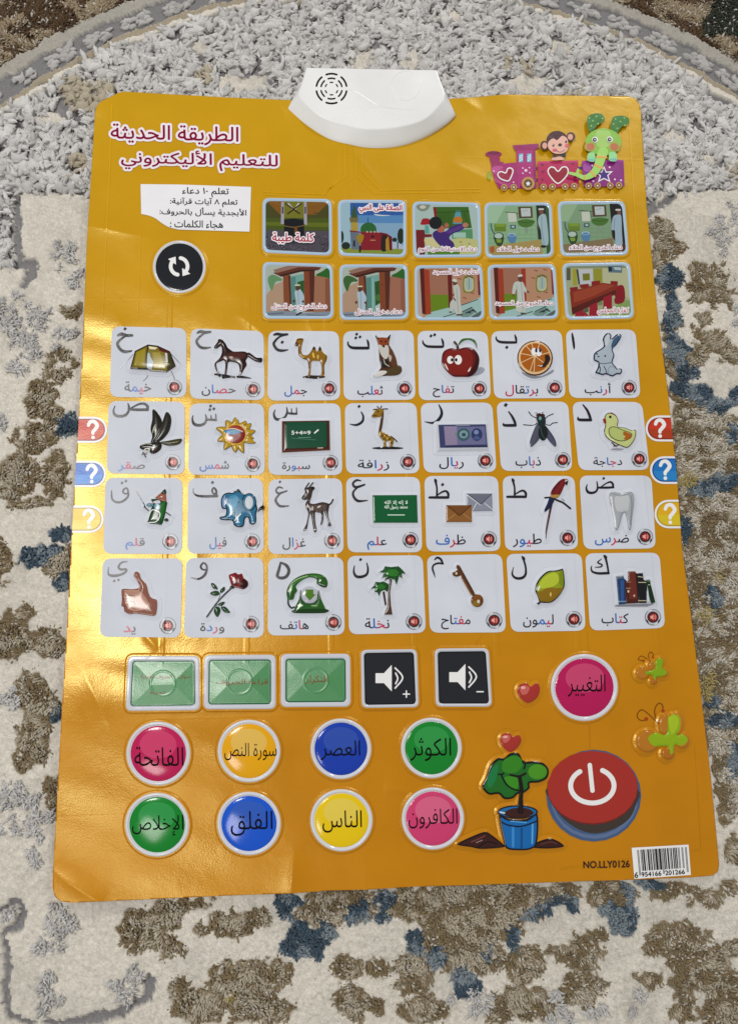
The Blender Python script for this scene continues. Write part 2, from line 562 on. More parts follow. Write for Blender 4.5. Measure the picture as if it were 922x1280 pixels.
def rot_pts(cs, cx, cy, deg):
    if not deg: return cs
    c, s = math.cos(math.radians(deg)), math.sin(math.radians(deg))
    return [np.stack([cx + (p[:, 0] - cx) * c - (p[:, 1] - cy) * s, cy + (p[:, 0] - cx) * s + (p[:, 1] - cy) * c], 1) for p in cs]


def lettering(name, parent, s, box, colours, z, rot=0, bold=0.0, outline=None, step=0.33, label=None, finish='ink', relief=None):
    """a printed word filling box (photo pixels). colours: one colour, or one per letter counted from the right"""
    x0, y0, x1, y1 = box
    X, Y = grid(x0 - 5 - abs(rot), y0 - 5 - abs(rot), x1 + 5 + abs(rot), y1 + 5 + abs(rot), step)
    cx, cy = (x0 + x1) / 2, (y0 + y1) / 2
    acc = Acc()
    zz = z + (relief(X, Y) if relief else 0.0)
    if outline:
        f = f_contours(X, Y, rot_pts(fit_text(s, *box), cx, cy, rot))
        emit(acc, f + outline[1], X, Y, zz, mat(outline[0], 'paper')); zz = zz + 2 * DZ
    if isinstance(colours, str): groups = {colours: None}
    else:
        groups = {}
        for k in sorted({k for k, _ in outlines(s)}): groups.setdefault(colours[k % len(colours)], []).append(k)
    for j, (col, only) in enumerate(groups.items()):
        cs = fit_text(s, *box, only=only)
        if not cs: continue
        f = f_contours(X, Y, rot_pts(cs, cx, cy, rot)) + bold
        emit(acc, f, X, Y, zz + j * DZ * 0.5, mat(col, finish))
    return acc.obj(name, parent, True, label)


def quad_round(q, r, n=6):
    """rounded quadrilateral: q = TL, TR, BR, BL in photo pixels"""
    q = np.asarray(q, float).reshape(4, 2); out = []
    for i in range(4):
        p, a, b = q[i], q[i - 1], q[(i + 1) % 4]
        u = (a - p) / np.linalg.norm(a - p); v = (b - p) / np.linalg.norm(b - p)
        s, e = p + u * r, p + v * r
        for k in range(n + 1):
            t = k / n
            out.append((1 - t) ** 2 * s + 2 * (1 - t) * t * p + t * t * e)
    return np.array(out)


def inset_quad(q, d):
    q = np.asarray(q, float).reshape(4, 2)
    sg = np.array([[1, 1], [-1, 1], [-1, -1], [1, -1]], float)
    return q + sg * d


# outline of the chart in photo pixels
OUT = [119, 140, 121, 133, 126, 127, 150, 115, 158, 114.6, 230, 118.6, 282, 121.6, 360, 125, 420, 126, 500, 125, 557, 123.8, 600, 120.9,
       615, 119.3, 634, 118, 716, 119.5, 784, 120.2, 794, 123, 799, 131, 800.5, 141, 807.8, 260, 821.4, 395, 833.6, 486, 844.8, 589,
       851.7, 683, 865.6, 790, 875, 864, 887.9, 974, 898, 1080, 897, 1089, 890, 1094.5, 862, 1096.8, 811, 1099, 700, 1102.5, 585, 1106.6,
       520, 1108.2, 459, 1112, 410, 1113.2, 369, 1116.5, 362, 1117, 300, 1118.8, 250, 1121, 160, 1125.3, 90, 1128.4, 76, 1126.5, 69, 1121, 66, 1110,
       66.2, 1096, 71.7, 995, 77.6, 887, 84.2, 782, 89.9, 670, 94, 598, 98.3, 530, 104, 423, 108.7, 303, 114, 220]


# ------------------------------------------------------------------ the rug
def rug_mat(name, rough_scale, bump):
    m = bpy.data.materials.new(name); m.use_nodes = True
    N = m.node_tree.nodes; L = m.node_tree.links; p = N['Principled BSDF']
    at = N.new('ShaderNodeAttribute'); at.attribute_name = 'Col'
    geo = N.new('ShaderNodeNewGeometry')
    n = N.new('ShaderNodeTexNoise'); n.inputs['Scale'].default_value = rough_scale; n.inputs['Detail'].default_value = 4.0; n.inputs['Roughness'].default_value = 0.65
    L.new(geo.outputs['Position'], n.inputs['Vector'])
    hs = N.new('ShaderNodeHueSaturation'); L.new(at.outputs['Color'], hs.inputs['Color'])
    mr = N.new('ShaderNodeMapRange'); mr.inputs[1].default_value = 0.25; mr.inputs[2].default_value = 0.75; mr.inputs[3].default_value = 0.80; mr.inputs[4].default_value = 1.14
    L.new(n.outputs[0], mr.inputs[0]); L.new(mr.outputs[0], hs.inputs['Value']); L.new(hs.outputs[0], p.inputs['Base Color'])
    p.inputs['Roughness'].default_value = 0.85; p.inputs['Specular IOR Level'].default_value = 0.25
    p.inputs['Sheen Weight'].default_value = 0.25; p.inputs['Sheen Roughness'].default_value = 0.4
    b = N.new('ShaderNodeBump'); b.inputs['Strength'].default_value = 1.0; b.inputs['Distance'].default_value = bump
    L.new(n.outputs[0], b.inputs['Height']); L.new(b.outputs[0], p.inputs['Normal'])
    return m


def fit_circle(x, y):
    A = np.stack([x, y, np.ones_like(x)], 1); b = x * x + y * y
    s = np.linalg.lstsq(A, b, rcond=None)[0]
    cx, cy = s[0] / 2, s[1] / 2
    return cx, cy, math.sqrt(s[2] + cx * cx + cy * cy)


RZ = -0.004
_ax, _ay = plane([7, 60, 134, 202, 279, 667, 728, 786, 847, 921], [128, 97, 57, 27, 7, 3, 27, 51, 81, 118], RZ)
RCX, RCY, RCR = fit_circle(_ax, _ay)

BROWN = [(52, 496, 21, 22), (66, 520, 12, 12), (45, 547, 27, 20), (69, 592, 17, 30), (28, 590, 24, 24), (10, 613, 18, 14), (34, 628, 26, 8), (2, 699, 11, 26), (91, 391, 13, 8),
         (75, 706, 22, 22), (17, 798, 24, 30), (30, 770, 14, 8), (62, 805, 20, 20), (40, 862, 25, 26), (44, 917, 20, 34), (30, 952, 9, 12), (66, 989, 9, 20), (58, 880, 18, 20),
         (180, 1165, 34, 26), (213, 1142, 22, 18), (168, 1160, 20, 12), (205, 1180, 26, 14), (240, 1128, 20, 6), (287, 1157, 34, 16), (255, 1160, 16, 8), (315, 1148, 18, 14), (425, 1132, 48, 26), (400, 1140, 26, 22),
         (300, 1226, 46, 24), (348, 1214, 16, 18), (250, 1258, 36, 22), (322, 1262, 44, 18), (225, 1238, 16, 10), (434, 1212, 20, 18), (443, 1252, 26, 20), (470, 1210, 13, 13), (470, 1258, 13, 14),
         (590, 1140, 70, 44), (640, 1130, 50, 24), (570, 1185, 46, 26), (600, 1195, 30, 20), (520, 1128, 50, 20), (690, 1118, 40, 12), (765, 1120, 28, 18),
         (515, 1215, 24, 26), (655, 1208, 24, 22), (728, 1192, 22, 24), (702, 1190, 16, 10), (726, 1236, 30, 20), (528, 1264, 34, 16), (655, 1252, 36, 22), (620, 1268, 20, 12), (745, 1170, 14, 10),
         (836, 1114, 20, 12), (880, 1122, 20, 11), (846, 1178, 38, 22), (825, 1172, 16, 18), (870, 1205, 30, 24), (880, 1230, 44, 34), (905, 1262, 30, 26), (812, 1222, 14, 10), (855, 1265, 16, 14), (908, 1188, 20, 14), (918, 1060, 12, 18),
         (826, 286, 16, 16), (834, 312, 18, 14), (822, 325, 14, 16), (872, 337, 12, 11), (895, 347, 15, 16), (871, 355, 11, 9), (887, 373, 22, 10), (867, 372, 7, 7), (912, 374, 8, 7), (878, 397, 9, 9), (874, 415, 8, 9),
         (873, 444, 15, 17), (896, 430, 14, 14), (911, 445, 11, 9), (884, 424, 10, 8), (838, 410, 12, 22), (842, 455, 14, 22), (830, 350, 10, 20), (910, 1108, 10, 8)]
HOLES = [(82, 457, 9, 8), (30, 545, 6, 6), (38, 830, 6, 12), (190, 1190, 8, 6), (875, 1250, 10, 16), (828, 1200, 12, 8)]
RINGS = [(75, 456, 20, 19, 9)]
BLUE = [(36, 696, 14, 10), (78, 668, 14, 12), (77, 730, 14, 10), (50, 700, 12, 7), (62, 688, 14, 8), (72, 893, 8, 9), (84, 533, 14, 14), (358, 1138, 8, 12), (372, 1168, 12, 20), (380, 1182, 26, 18), (405, 1165, 14, 12), (445, 1140, 14, 14), (362, 1122, 14, 8),
        (482, 1125, 12, 10), (478, 1145, 10, 8), (520, 1180, 12, 14), (548, 1196, 12, 12), (575, 1215, 12, 9), (585, 1235, 14, 18), (608, 1198, 10, 8), (640, 1172, 9, 16), (668, 1140, 20, 8), (690, 1128, 16, 6), (714, 1132, 10, 10), (760, 1138, 14, 10), (780, 1150, 19, 18), (784, 1118, 8, 14), (812, 1104, 16, 5),
        (836, 349, 15, 14), (838, 396, 10, 26), (846, 440, 16, 14), (858, 466, 14, 13), (872, 492, 22, 11), (896, 507, 16, 8), (850, 486, 18, 6), (918, 498, 8, 10), (879, 612, 20, 12), (906, 603, 16, 10), (914, 540, 8, 14), (857, 660, 9, 18), (892, 748, 12, 16), (886, 879, 10, 10), (903, 902, 20, 10), (917, 950, 9, 24), (862, 842, 6, 14), (870, 1010, 10, 6), (842, 425, 10, 12)]
YELLOW = [(857, 602, 10, 10), (878, 770, 12, 8), (882, 858, 8, 14), (290, 1250, 4, 4), (900, 720, 6, 5)]
GREY = [[(0, 233, 7), (40, 236, 5), (110, 240, 5)], [(20, 237, 9), (21, 290, 9), (23, 326, 10)], [(12, 330, 10), (42, 330, 12), (38, 345, 10), (28, 358, 6)],
        [(4, 1170, 6), (10, 1215, 8), (6, 1240, 8), (12, 1268, 8), (40, 1280, 6)], [(4, 1140, 8), (20, 1124, 8), (30, 1140, 9), (22, 1158, 9), (6, 1164, 6)], [(186, 1224, 12), (186, 1246, 12), (165, 1256, 9), (150, 1268, 10), (124, 1272, 14), (90, 1280, 8), (60, 1278, 6)],
        [(835, 238, 8), (870, 235, 5), (922, 232, 5)], [(806, 268, 8), (835, 250, 8), (845, 238, 8)]]
SOFT = [(30, 395, 34, 26), (20, 440, 26, 22), (75, 425, 24, 14), (82, 325, 16, 20), (95, 350, 12, 10), (20, 1010, 30, 40), (50, 1040, 24, 40), (60, 1180, 16, 50), (85, 1150, 14, 18), (12, 1140, 12, 18), (160, 1225, 18, 24), (60, 1250, 20, 20), (8, 530, 10, 12),
        (905, 275, 18, 26), (880, 320, 12, 8), (905, 300, 14, 20), (918, 390, 8, 20), (640, 1250, 80, 16), (700, 1265, 50, 14), (800, 1255, 20, 10), (15, 880, 20, 12)]
ISL = [(292, 104, 26, 12), (456, 76, 18, 13), (515, 76, 18, 12), (318, 106, 20, 14), (661, 105, 28, 12), (120, 105, 24, 8), (250, 60, 20, 7), (700, 60, 26, 8), (840, 170, 16, 10), (60, 150, 22, 9), (560, 20, 16, 8), (880, 200, 14, 8)]
MOTTLE = [(838, 485), (860, 497), (880, 505), (905, 515), (935, 520), (990, 540), (990, 1010), (930, 1005), (905, 1035), (895, 1000), (850, 700), (840, 560)]


def ell(px, py, lst, acc=None):
    f = np.full(px.shape, -99.0)
    for q in lst:
        f = np.maximum(f, (1 - np.hypot((px - q[0]) / q[2], (py - q[1]) / q[3])) * min(q[2], q[3]))
    return f


def zones(x, y):
    """which pile stands where: fields in photo-pixel sized units at points of the rug"""
    px, py = to_px(x, y, RZ)
    jx = (fbm(x * 160, y * 160, 5, 3) - 0.5) * 16; jy = (fbm(x * 160 + 50, y * 160, 9, 3) - 0.5) * 16
    qx, qy = px + jx, py + jy
    brown = ell(qx, qy, BROWN)
    for q in RINGS: brown = np.maximum(brown, 6 - np.abs(np.hypot(qx - q[0], (qy - q[1])) - 14))
    brown = np.minimum(brown, -ell(qx, qy, HOLES))
    brown = brown + (fbm(x * 210, y * 210, 83, 3) - 0.52) * 15
    mott = f_poly(qx, qy, np.array(MOTTLE, float))
    brown = np.maximum(brown, mott)
    # the pattern goes on outside the frame
    off = np.maximum(np.maximum(-px, px - PW), np.maximum(-py, py - PH))
    ext = (fbm(x * 22, y * 22, 31, 3) - 0.56) * 160
    brown = np.where(off > 6, np.maximum(ext, -60), brown)
    blue = ell(qx, qy, BLUE)
    blue = np.where(off > 6, (fbm(x * 30, y * 30, 77, 3) - 0.70) * 160, blue)
    yellow = ell(qx, qy, YELLOW)
    g = np.full(px.shape, -99.0)
    kx = px + jx * 0.35 + (fbm(x * 500, y * 500, 15, 2) - 0.5) * 9; ky = py + jy * 0.35 + (fbm(x * 500 + 9, y * 500, 16, 2) - 0.5) * 9
    for s in GREY: g = np.maximum(g, f_stroke(kx, ky, [(a, b, c) for a, b, c in s]))
    soft = ell(qx, qy, SOFT)
    d = np.hypot(x - RCX, y - RCY) - RCR      # metres outwards from the tan arc
    edge_l = 236 + jy * 0.25; edge_r = np.where(px > 820, 236, 262) + jy * 0.4
    shag = np.where(px < 461, edge_l - py, edge_r - py)
    shag = np.maximum(shag, np.minimum(15 - px + jx * 0.2, 332 - py))
    isl = ell(qx, qy, ISL)
    shag = np.where(isl > 0, np.minimum(shag, -isl), shag)
    return dict(px=px, py=py, brown=brown, blue=blue, yellow=yellow, grey=g, soft=soft, d=d, shag=shag, mott=mott)


C_CREAM = np.array(lin('E4DED2')); C_SHAG = np.array(lin('DCDAD8')); C_GREY = np.array(lin('868486')); C_TAN = np.array(lin('A89C86'))
C_BROWN = np.array(lin('8C7A5A')); C_TAUPE = np.array(lin('C2B7A2')); C_BLUE = np.array(lin('42586A')); C_BLUEL = np.array(lin('8A97A0')); C_DARK = np.array(lin('5E452A')); C_YEL = np.array(lin('B8A86A'))

_gx0, _gy0 = plane(-60, 1340, RZ); _gx1, _gy1 = plane(982, -60, RZ)
RX0, RX1, RY0, RY1 = -0.55, 0.53, -0.60, 0.54


def under(px, py):
    return f_poly(px, py, pairs(OUT))


def build_rug():
    rug = bpy.data.objects.new('rug', None); COL.objects.link(rug); rug.location = (0, 0, 0)
    rug['label'] = 'grey and cream carved pile rug with brown and blue motifs lying under the orange chart'; rug['category'] = 'rug'
    step = 0.00130
    nx = int((RX1 - RX0) / step); ny = int((RY1 - RY0) / step)
    X, Y = np.meshgrid(np.linspace(RX0, RX1, nx), np.linspace(RY1, RY0, ny))
    z = zones(X, Y)
    cream_h = -0.0036 + 0.0012 * (fbm(X * 60, Y * 60, 3, 3) - 0.5) + 0.0012 * (fbm(X * 420, Y * 420, 4, 2) - 0.5) + 0.0015 * (RNG.uniform(0, 1, X.shape) - 0.5)
    H = cream_h.copy()
    col = np.ones(X.shape + (3,)) * C_CREAM
    col *= (0.90 + 0.14 * fbm(X * 25, Y * 25, 8, 3) + 0.14 * (fbm(X * 260, Y * 260, 18, 2) - 0.5) + 0.16 * (RNG.uniform(0, 1, X.shape) - 0.5))[..., None]
    wear = sstep(0.52, 0.66, fbm(X * 38, Y * 38, 88, 4)); col = col * (1 - 0.10 * wear[..., None]); H -= 0.0006 * wear
    soft = sstep(-3, 3, z['soft']); H += soft * 0.0014 * (fbm(X * 170, Y * 170, 14, 3) * 2 - 0.6)
    def blend(mask, h, c):
        nonlocal H, col
        m = mask
        H = H * (1 - m) + h * m
        col = col * (1 - m)[..., None] + (c * np.ones(3)) * m[..., None]
    shag = sstep(-1.5, 1.5, z['shag']) * sstep(0.0005, -0.001, z['d'])
    blend(shag, -0.0066 + 0.001 * fbm(X * 300, Y * 300, 6, 2), C_GREY * 1.1)
    # bands outside the arc; the outer ones carry the corner's shade in their colour
    d = z['d']
    jd = d + 0.0060 * (fbm(X * 120, Y * 120, 41, 3) - 0.5)
    blend(sstep(-0.0030, -0.0022, jd) * sstep(0.0030, 0.0022, jd), -0.0042, C_TAN)
    blend(sstep(0.0026, 0.0034, jd) * sstep(0.0205, 0.0195, jd), -0.0066, C_GREY * 0.95)
    blend(sstep(0.0200, 0.0206, jd) * sstep(0.0300, 0.0290, jd), -0.0044 + 0.002 * (fbm(X * 300, Y * 300, 7, 2) - 0.5), C_CREAM * 0.55)
    blend(sstep(0.0295, 0.0305, jd), -0.0065, C_DARK)
    inner = sstep(-0.0085, -0.0075, jd) * sstep(-0.0026, -0.0032, jd) * (fbm(X * 45, Y * 45, 55, 2) > 0.47)
    blend(inner, -0.0028 + 0.001 * (fbm(X * 380, Y * 380, 4, 2) - 0.5), C_CREAM)
    blend(sstep(-1.5, 0.8, z['grey']), -0.0066, C_GREY)
    blend(sstep(-1.5, 1.0, z['brown']) * (d < 0.03), -0.0052, C_BROWN * 0.9)
    blend(sstep(-1.5, 1.0, z['blue']) * (d < 0.03), -0.0052, C_BLUE)
    U = under(z['px'], z['py'])
    H = np.where(U > -5, np.minimum(H, sheet_z(X, Y) - 0.0016 - 0.001 * sstep(-4, 6, U)), H)
    # carved lines in the cut pile
    V = np.stack([X.ravel(), Y.ravel(), H.ravel()], 1)
    i = np.arange(nx * ny).reshape(ny, nx)
    q = np.stack([i[:-1, :-1], i[1:, :-1], i[1:, 1:], i[:-1, 1:]], -1).reshape(-1, 4)
    me = bpy.data.meshes.new('cut_pile'); fill_mesh(me, V, q.ravel(), np.full(len(q), 4))
    at = me.color_attributes.new('Col', 'FLOAT_COLOR', 'POINT')
    at.data.foreach_set('color', np.concatenate([col.reshape(-1, 3), np.ones((nx * ny, 1))], 1).astype(np.float32).ravel())
    me.materials.append(rug_mat('cut_pile', 620.0, 0.0011))
    o = bpy.data.objects.new('cut_pile', me); COL.objects.link(o); o.parent = rug

    # ---------------------------------------------------------- tufts
    import bmesh
    def ico(sub):
        bm = bmesh.new(); bmesh.ops.create_icosphere(bm, subdivisions=sub, radius=1.0)
        v = np.array([x.co[:] for x in bm.verts]); f = np.array([[a.index for a in p.verts] for p in bm.faces]); bm.free()
        return v, f
    iv, if_ = ico(2)
    def nugget(seed):
        r = np.random.default_rng(seed); v = iv.copy()
        n = np.zeros(len(v))
        for k in range(6):
            dvec = r.normal(size=3) * (2.0 + k * 0.9); n += np.sin(v @ dvec + r.uniform(0, 6)) / (k + 2.0)
        v = v * (1 + 0.22 * n)[:, None]
        v = v * np.array([1.0, r.uniform(0.48, 0.72), r.uniform(0.42, 0.6)])
        b = r.uniform(-0.5, 0.5); v[:, 1] += b * v[:, 0] ** 2; v[:, 2] += r.uniform(-0.15, 0.45) * v[:, 0] ** 2
        v[:, 2] += 0.12 * np.sin(v[:, 0] * 4 + r.uniform(0, 6))
        return v, if_
    def strand(seed):
        r = np.random.default_rng(seed); m, k = 4, 5
        vs = []; bend = r.uniform(0.1, 0.7); side = r.uniform(-0.3, 0.3)
        for a in range(k):
            t = a / (k - 1)
            cx = bend * t * t * 0.95; cy = side * t * t; cz = t * (1 - 0.42 * bend * t)
            rad = 0.135 * (1.0 - 0.25 * t) * (math.sqrt(max(0.0, 1 - max(0, (t - 0.72) / 0.28) ** 2)) + 0.05)
            w = 1.0 + 0.35 * math.sin(t * 7 + r.uniform(0, 6)) * 0.5
            for j in range(m):
                an = 2 * math.pi * j / m
                vs.append((cx + rad * w * math.cos(an), cy + rad * w * math.sin(an) * 1.3, cz))
        f = []
        for a in range(k - 1):
            for j in range(m):
                p0, p1 = a * m + j, a * m + (j + 1) % m
                f.append((p0, p1, p1 + m)); f.append((p0, p1 + m, p0 + m))
        for j in range(1, m - 1): f.append(((k - 1) * m, (k - 1) * m + j, (k - 1) * m + j + 1))
        return np.array(vs), np.array(f)

    def scatter(name, protos, x, y, zz, az, tilt, taz, size, cols, material, label=None):
        """one mesh of many tufts: rotation az about the vertical, then leaned by tilt towards taz"""
        vs, fs, cs = [], [], []; n0 = 0
        which = RNG.integers(0, len(protos), len(x))
        for k, (pv, pf) in enumerate(protos):
            s = np.nonzero(which == k)[0]
            if len(s) == 0: continue
            v = pv[None] * size[s][:, None, :]
            ca, sa = np.cos(az[s])[:, None], np.sin(az[s])[:, None]
            a = v[..., 0] * ca - v[..., 1] * sa; b = v[..., 0] * sa + v[..., 1] * ca; c = v[..., 2]
            ct, st = np.cos(tilt[s])[:, None], np.sin(tilt[s])[:, None]; ux, uy = np.cos(taz[s])[:, None], np.sin(taz[s])[:, None]
            al = a * ux + b * uy; pe = -a * uy + b * ux
            al2 = al * ct + c * st; c2 = -al * st + c * ct
            a = al2 * ux - pe * uy; b = al2 * uy + pe * ux
            w = np.stack([a + x[s][:, None], b + y[s][:, None], c2 + zz[s][:, None]], -1)
            vs.append(w.reshape(-1, 3)); nv = len(pv)
            fs.append((pf[None] + (n0 + np.arange(len(s)) * nv)[:, None, None]).reshape(-1, 3)); n0 += nv * len(s)
            cs.append(np.repeat(cols[s], nv, 0))
        V = np.concatenate(vs); F = np.concatenate(fs); Cc = np.concatenate(cs)
        # nothing pokes through the chart
        pu, pv_ = to_px(V[:, 0], V[:, 1], 0.0)
        inside = np.zeros(len(V), bool); box = (pu > 60) & (pu < 904) & (pv_ > 108) & (pv_ < 1134) & (V[:, 2] > -0.009)
        ii = np.nonzero(box)[0]
        if len(ii):
            fu = f_poly(pu[ii], pv_[ii], pairs(OUT)); k = fu > -3
            V[ii[k], 2] = np.minimum(V[ii[k], 2], sheet_z(V[ii[k], 0], V[ii[k], 1]) - 0.0011)
        print('TUFTS', name, len(x), len(F)); me = bpy.data.meshes.new(name); fill_mesh(me, V, F.ravel(), np.full(len(F), 3))
        at = me.color_attributes.new('Col', 'FLOAT_COLOR', 'POINT')
        at.data.foreach_set('color', np.concatenate([Cc, np.ones((len(V), 1))], 1).astype(np.float32).ravel())
        me.materials.append(material)
        ob = bpy.data.objects.new(name, me); COL.objects.link(ob); ob.parent = rug; ob['kind'] = 'stuff'
        if label: ob['label'] = label
        return ob

    def bundle(name, x, y, zz, az, sz, cols, k, ln, label, thick=1.0):
        """k yarn ends around each tuft, lying over in its direction"""
        n = len(x); i = np.repeat(np.arange(n), k); t = n * k
        a = az[i] + np.where(RNG.uniform(0, 1, t) < 0.5, 0, math.pi) + RNG.normal(0, 0.75, t)
        off = RNG.uniform(0, 1, t) ** 0.7 * sz[i] * 0.75; oa = RNG.uniform(0, 6.28, t)
        L = sz[i] * ln * RNG.uniform(0.7, 1.15, t); w = sz[i] * RNG.uniform(1.4, 2.6, t) * thick
        scatter(name, std, x[i] + off * np.cos(oa), y[i] + off * np.sin(oa), zz[i] + RNG.uniform(0, 0.0018, t), a, RNG.uniform(0.25, 1.15, t), a,
                np.stack([w, w, L], 1), cols[i] * RNG.uniform(0.88, 1.1, t)[:, None], wool, label)

    def candidates(sp, jit=0.45):
        gx, gy = np.meshgrid(np.arange(RX0, RX1, sp), np.arange(RY0, RY1, sp))
        gx = gx + RNG.uniform(-jit, jit, gx.shape) * sp; gy = gy + RNG.uniform(-jit, jit, gy.shape) * sp
        x, y = gx.ravel(), gy.ravel()
        px, py = to_px(x, y, 0.0)
        keep = (px > -120) & (px < PW + 120) & (py > -90) & (py < PH + 110)
        x, y, px, py = x[keep], y[keep], px[keep], py[keep]
        keep = under(px, py) < 14
        return x[keep], y[keep]

    wool = rug_mat('wool', 900.0, 0.0009)
    nug = [nugget(100 + k) for k in range(16)]; std = [strand(300 + k) for k in range(14)]

    # long grey and white shag at the top, and low tufts in the worked patches of the cream pile
    x, y = candidates(0.0058)
    q = zones(x, y)
    m = (q['shag'] > 1) & (q['d'] < -0.0035) & ~((q['d'] > -0.0085) & (fbm(x * 45, y * 45, 55, 2) > 0.47))
    gap = fbm(x * 90, y * 90, 61, 2)
    m &= gap > 0.30
    x, y = x[m], y[m]; n = len(x)
    sz = RNG.uniform(0.0038, 0.0070, n)
    flow = fbm(x * 18, y * 18, 91, 2) * 9 + RNG.normal(0, 0.8, n)
    cl = C_SHAG[None] * RNG.uniform(0.80, 1.08, n)[:, None]
    spot = fbm(x * 30, y * 30, 97, 2) + RNG.normal(0, 0.03, n) > 0.78
    cl[spot] = C_TAUPE * 0.95
    scatter('grey_shag', nug, x, y, np.full(n, -0.0042) + RNG.uniform(-0.0012, 0.0012, n), flow, RNG.uniform(0.0, 0.65, n), RNG.uniform(0, 6.28, n),
            np.stack([sz, sz * RNG.uniform(0.8, 1.1, n), sz * 0.9], 1), cl, wool, 'long light grey shag')

    bundle('grey_shag_yarn', x, y, np.full(n, -0.0060), flow, sz, cl, 7, 1.35, 'loose yarn ends of the grey shag')

    x, y = candidates(0.0052); q = zones(x, y)
    m = (q['soft'] > 0) & (q['shag'] < 0) & (q['brown'] < -1) & (RNG.uniform(0, 1, len(x)) < 0.5)
    x, y = x[m], y[m]; n = len(x); sz = RNG.uniform(0.0034, 0.0052, n)
    bundle('white_tufts', x, y, np.full(n, -0.0048), fbm(x * 30, y * 30, 19, 2) * 14, sz, C_SHAG[None] * RNG.uniform(0.78, 0.96, n)[:, None], 26, 1.05, 'low white tufts', 0.55)

    # white islands in the groove outside the arc, corner shade put into their colour
    x, y = candidates(0.0040); q = zones(x, y)
    ang = np.arctan2(y - RCY, x - RCX) * RCR
    m = (q['d'] > 0.006) & (q['d'] < 0.0165) & (((ang / 0.034) % 1.0 + (fbm(x * 40, y * 40, 12, 2) - 0.5) * 0.5) < 0.62) & (np.abs(q['d'] - 0.0115) < 0.0048)
    x, y = x[m], y[m]; n = len(x); sz = RNG.uniform(0.0028, 0.0042, n); an = np.arctan2(y - RCY, x - RCX) + math.pi / 2
    scatter('white_islands', nug, x, y, np.full(n, -0.0060), an + RNG.normal(0, 0.3, n), RNG.uniform(0, 0.3, n), RNG.uniform(0, 6.28, n),
            np.stack([sz * 1.2, sz, sz * 0.9], 1), C_SHAG[None] * RNG.uniform(0.62, 0.8, n)[:, None], wool, 'white islands in the groove')

    # brown motifs
    x, y = candidates(0.00112)
    q = zones(x, y)
    far = q['d'] > 0.031
    m = ((q['brown'] > -0.3) & (q['d'] < 0.004) & ((q['shag'] < 0) | (q['d'] > 0))) | (far & (fbm(x * 40, y * 40, 71, 3) > 0.16))
    m &= ~((q['blue'] > 0) & ~far)
    far = far[m]; dd = q['brown'][m]; x, y = x[m], y[m]; mot = q['mott'][m]; n = len(x)
    t = 0.78 - 1.5 * np.abs(fbm(x * 75, y * 75, 21, 3) - 0.5) * 2 + RNG.normal(0, 0.05, n)     # curling veins of light yarn
    edge = sstep(7, 1, dd)
    mix = np.clip(sstep(0.36, 0.62, t) * (1 - 0.85 * edge), 0, 1)
    mix = np.where(mot > 4, sstep(0.34, 0.60, t), mix)
    cl = C_BROWN[None] * (1 - mix)[:, None] + C_TAUPE[None] * mix[:, None]
    cl[(mot > 4) & (t > 0.66)] = C_CREAM * 0.92
    cl[far] = np.where(((fbm(x * 60, y * 60, 24, 2) > 0.5)[far])[:, None], C_DARK[None], C_TAUPE[None] * np.array([0.74, 0.66, 0.56]))  # dark brown corner pile, with its shade put into the colour
    corner = far & (q['px'][m] > 888 - q['py'][m] * 0.3) & (q['py'][m] < 46); cl[corner] = np.array(lin('232A18'))
    cl = cl * RNG.uniform(0.88, 1.10, n)[:, None]
    sz = RNG.uniform(0.0044, 0.0057, n)
    lone = RNG.uniform(0, 1, n) < 0.07; cl[lone] = C_CREAM * 0.85
    flow = fbm(x * 70, y * 70, 33, 2) * 14 + RNG.normal(0, 0.5, n)
    scatter('brown_pile', std, x, y, np.full(n, -0.0064), flow, np.abs(RNG.normal(0.15, 0.16, n)) + 0.25 * edge, flow + RNG.normal(0, 0.4, n),
            np.stack([sz, sz, sz * (0.92 + 0.18 * mix)], 1), cl, wool, 'brown and taupe tufts')

    x, y = candidates(0.00108); q = zones(x, y)
    m = (q['blue'] > -0.2) & (q['d'] < 0.0)
    x, y = x[m], y[m]; n = len(x)
    t = sstep(0.5, 0.62, fbm(x * 130, y * 130, 25, 2) + RNG.normal(0, 0.05, n))
    cl = (C_BLUE[None] * (1 - t)[:, None] + C_BLUEL[None] * t[:, None]) * RNG.uniform(0.85, 1.15, n)[:, None]
    sz = RNG.uniform(0.0042, 0.0060, n); flow = fbm(x * 70, y * 70, 35, 2) * 14 + RNG.normal(0, 0.6, n)
    scatter('blue_pile', std, x, y, np.full(n, -0.0062), flow, RNG.uniform(0.0, 0.4, n), flow, np.stack([sz, sz, sz], 1), cl, wool, 'dark blue tufts')

    x, y = candidates(0.0012); q = zones(x, y)
    m = q['yellow'] > 0
    x, y = x[m], y[m]; n = len(x); sz = RNG.uniform(0.0050, 0.0066, n)
    scatter('yellow_pile', std, x, y, np.full(n, -0.0058), RNG.uniform(0, 6.28, n), RNG.uniform(0.05, 0.6, n), RNG.uniform(0, 6.28, n), np.stack([sz * 0.9, sz * 0.8, sz], 1),
            C_YEL[None] * RNG.uniform(0.85, 1.15, n)[:, None], wool, 'pale yellow tufts')
    return rug


build_rug()

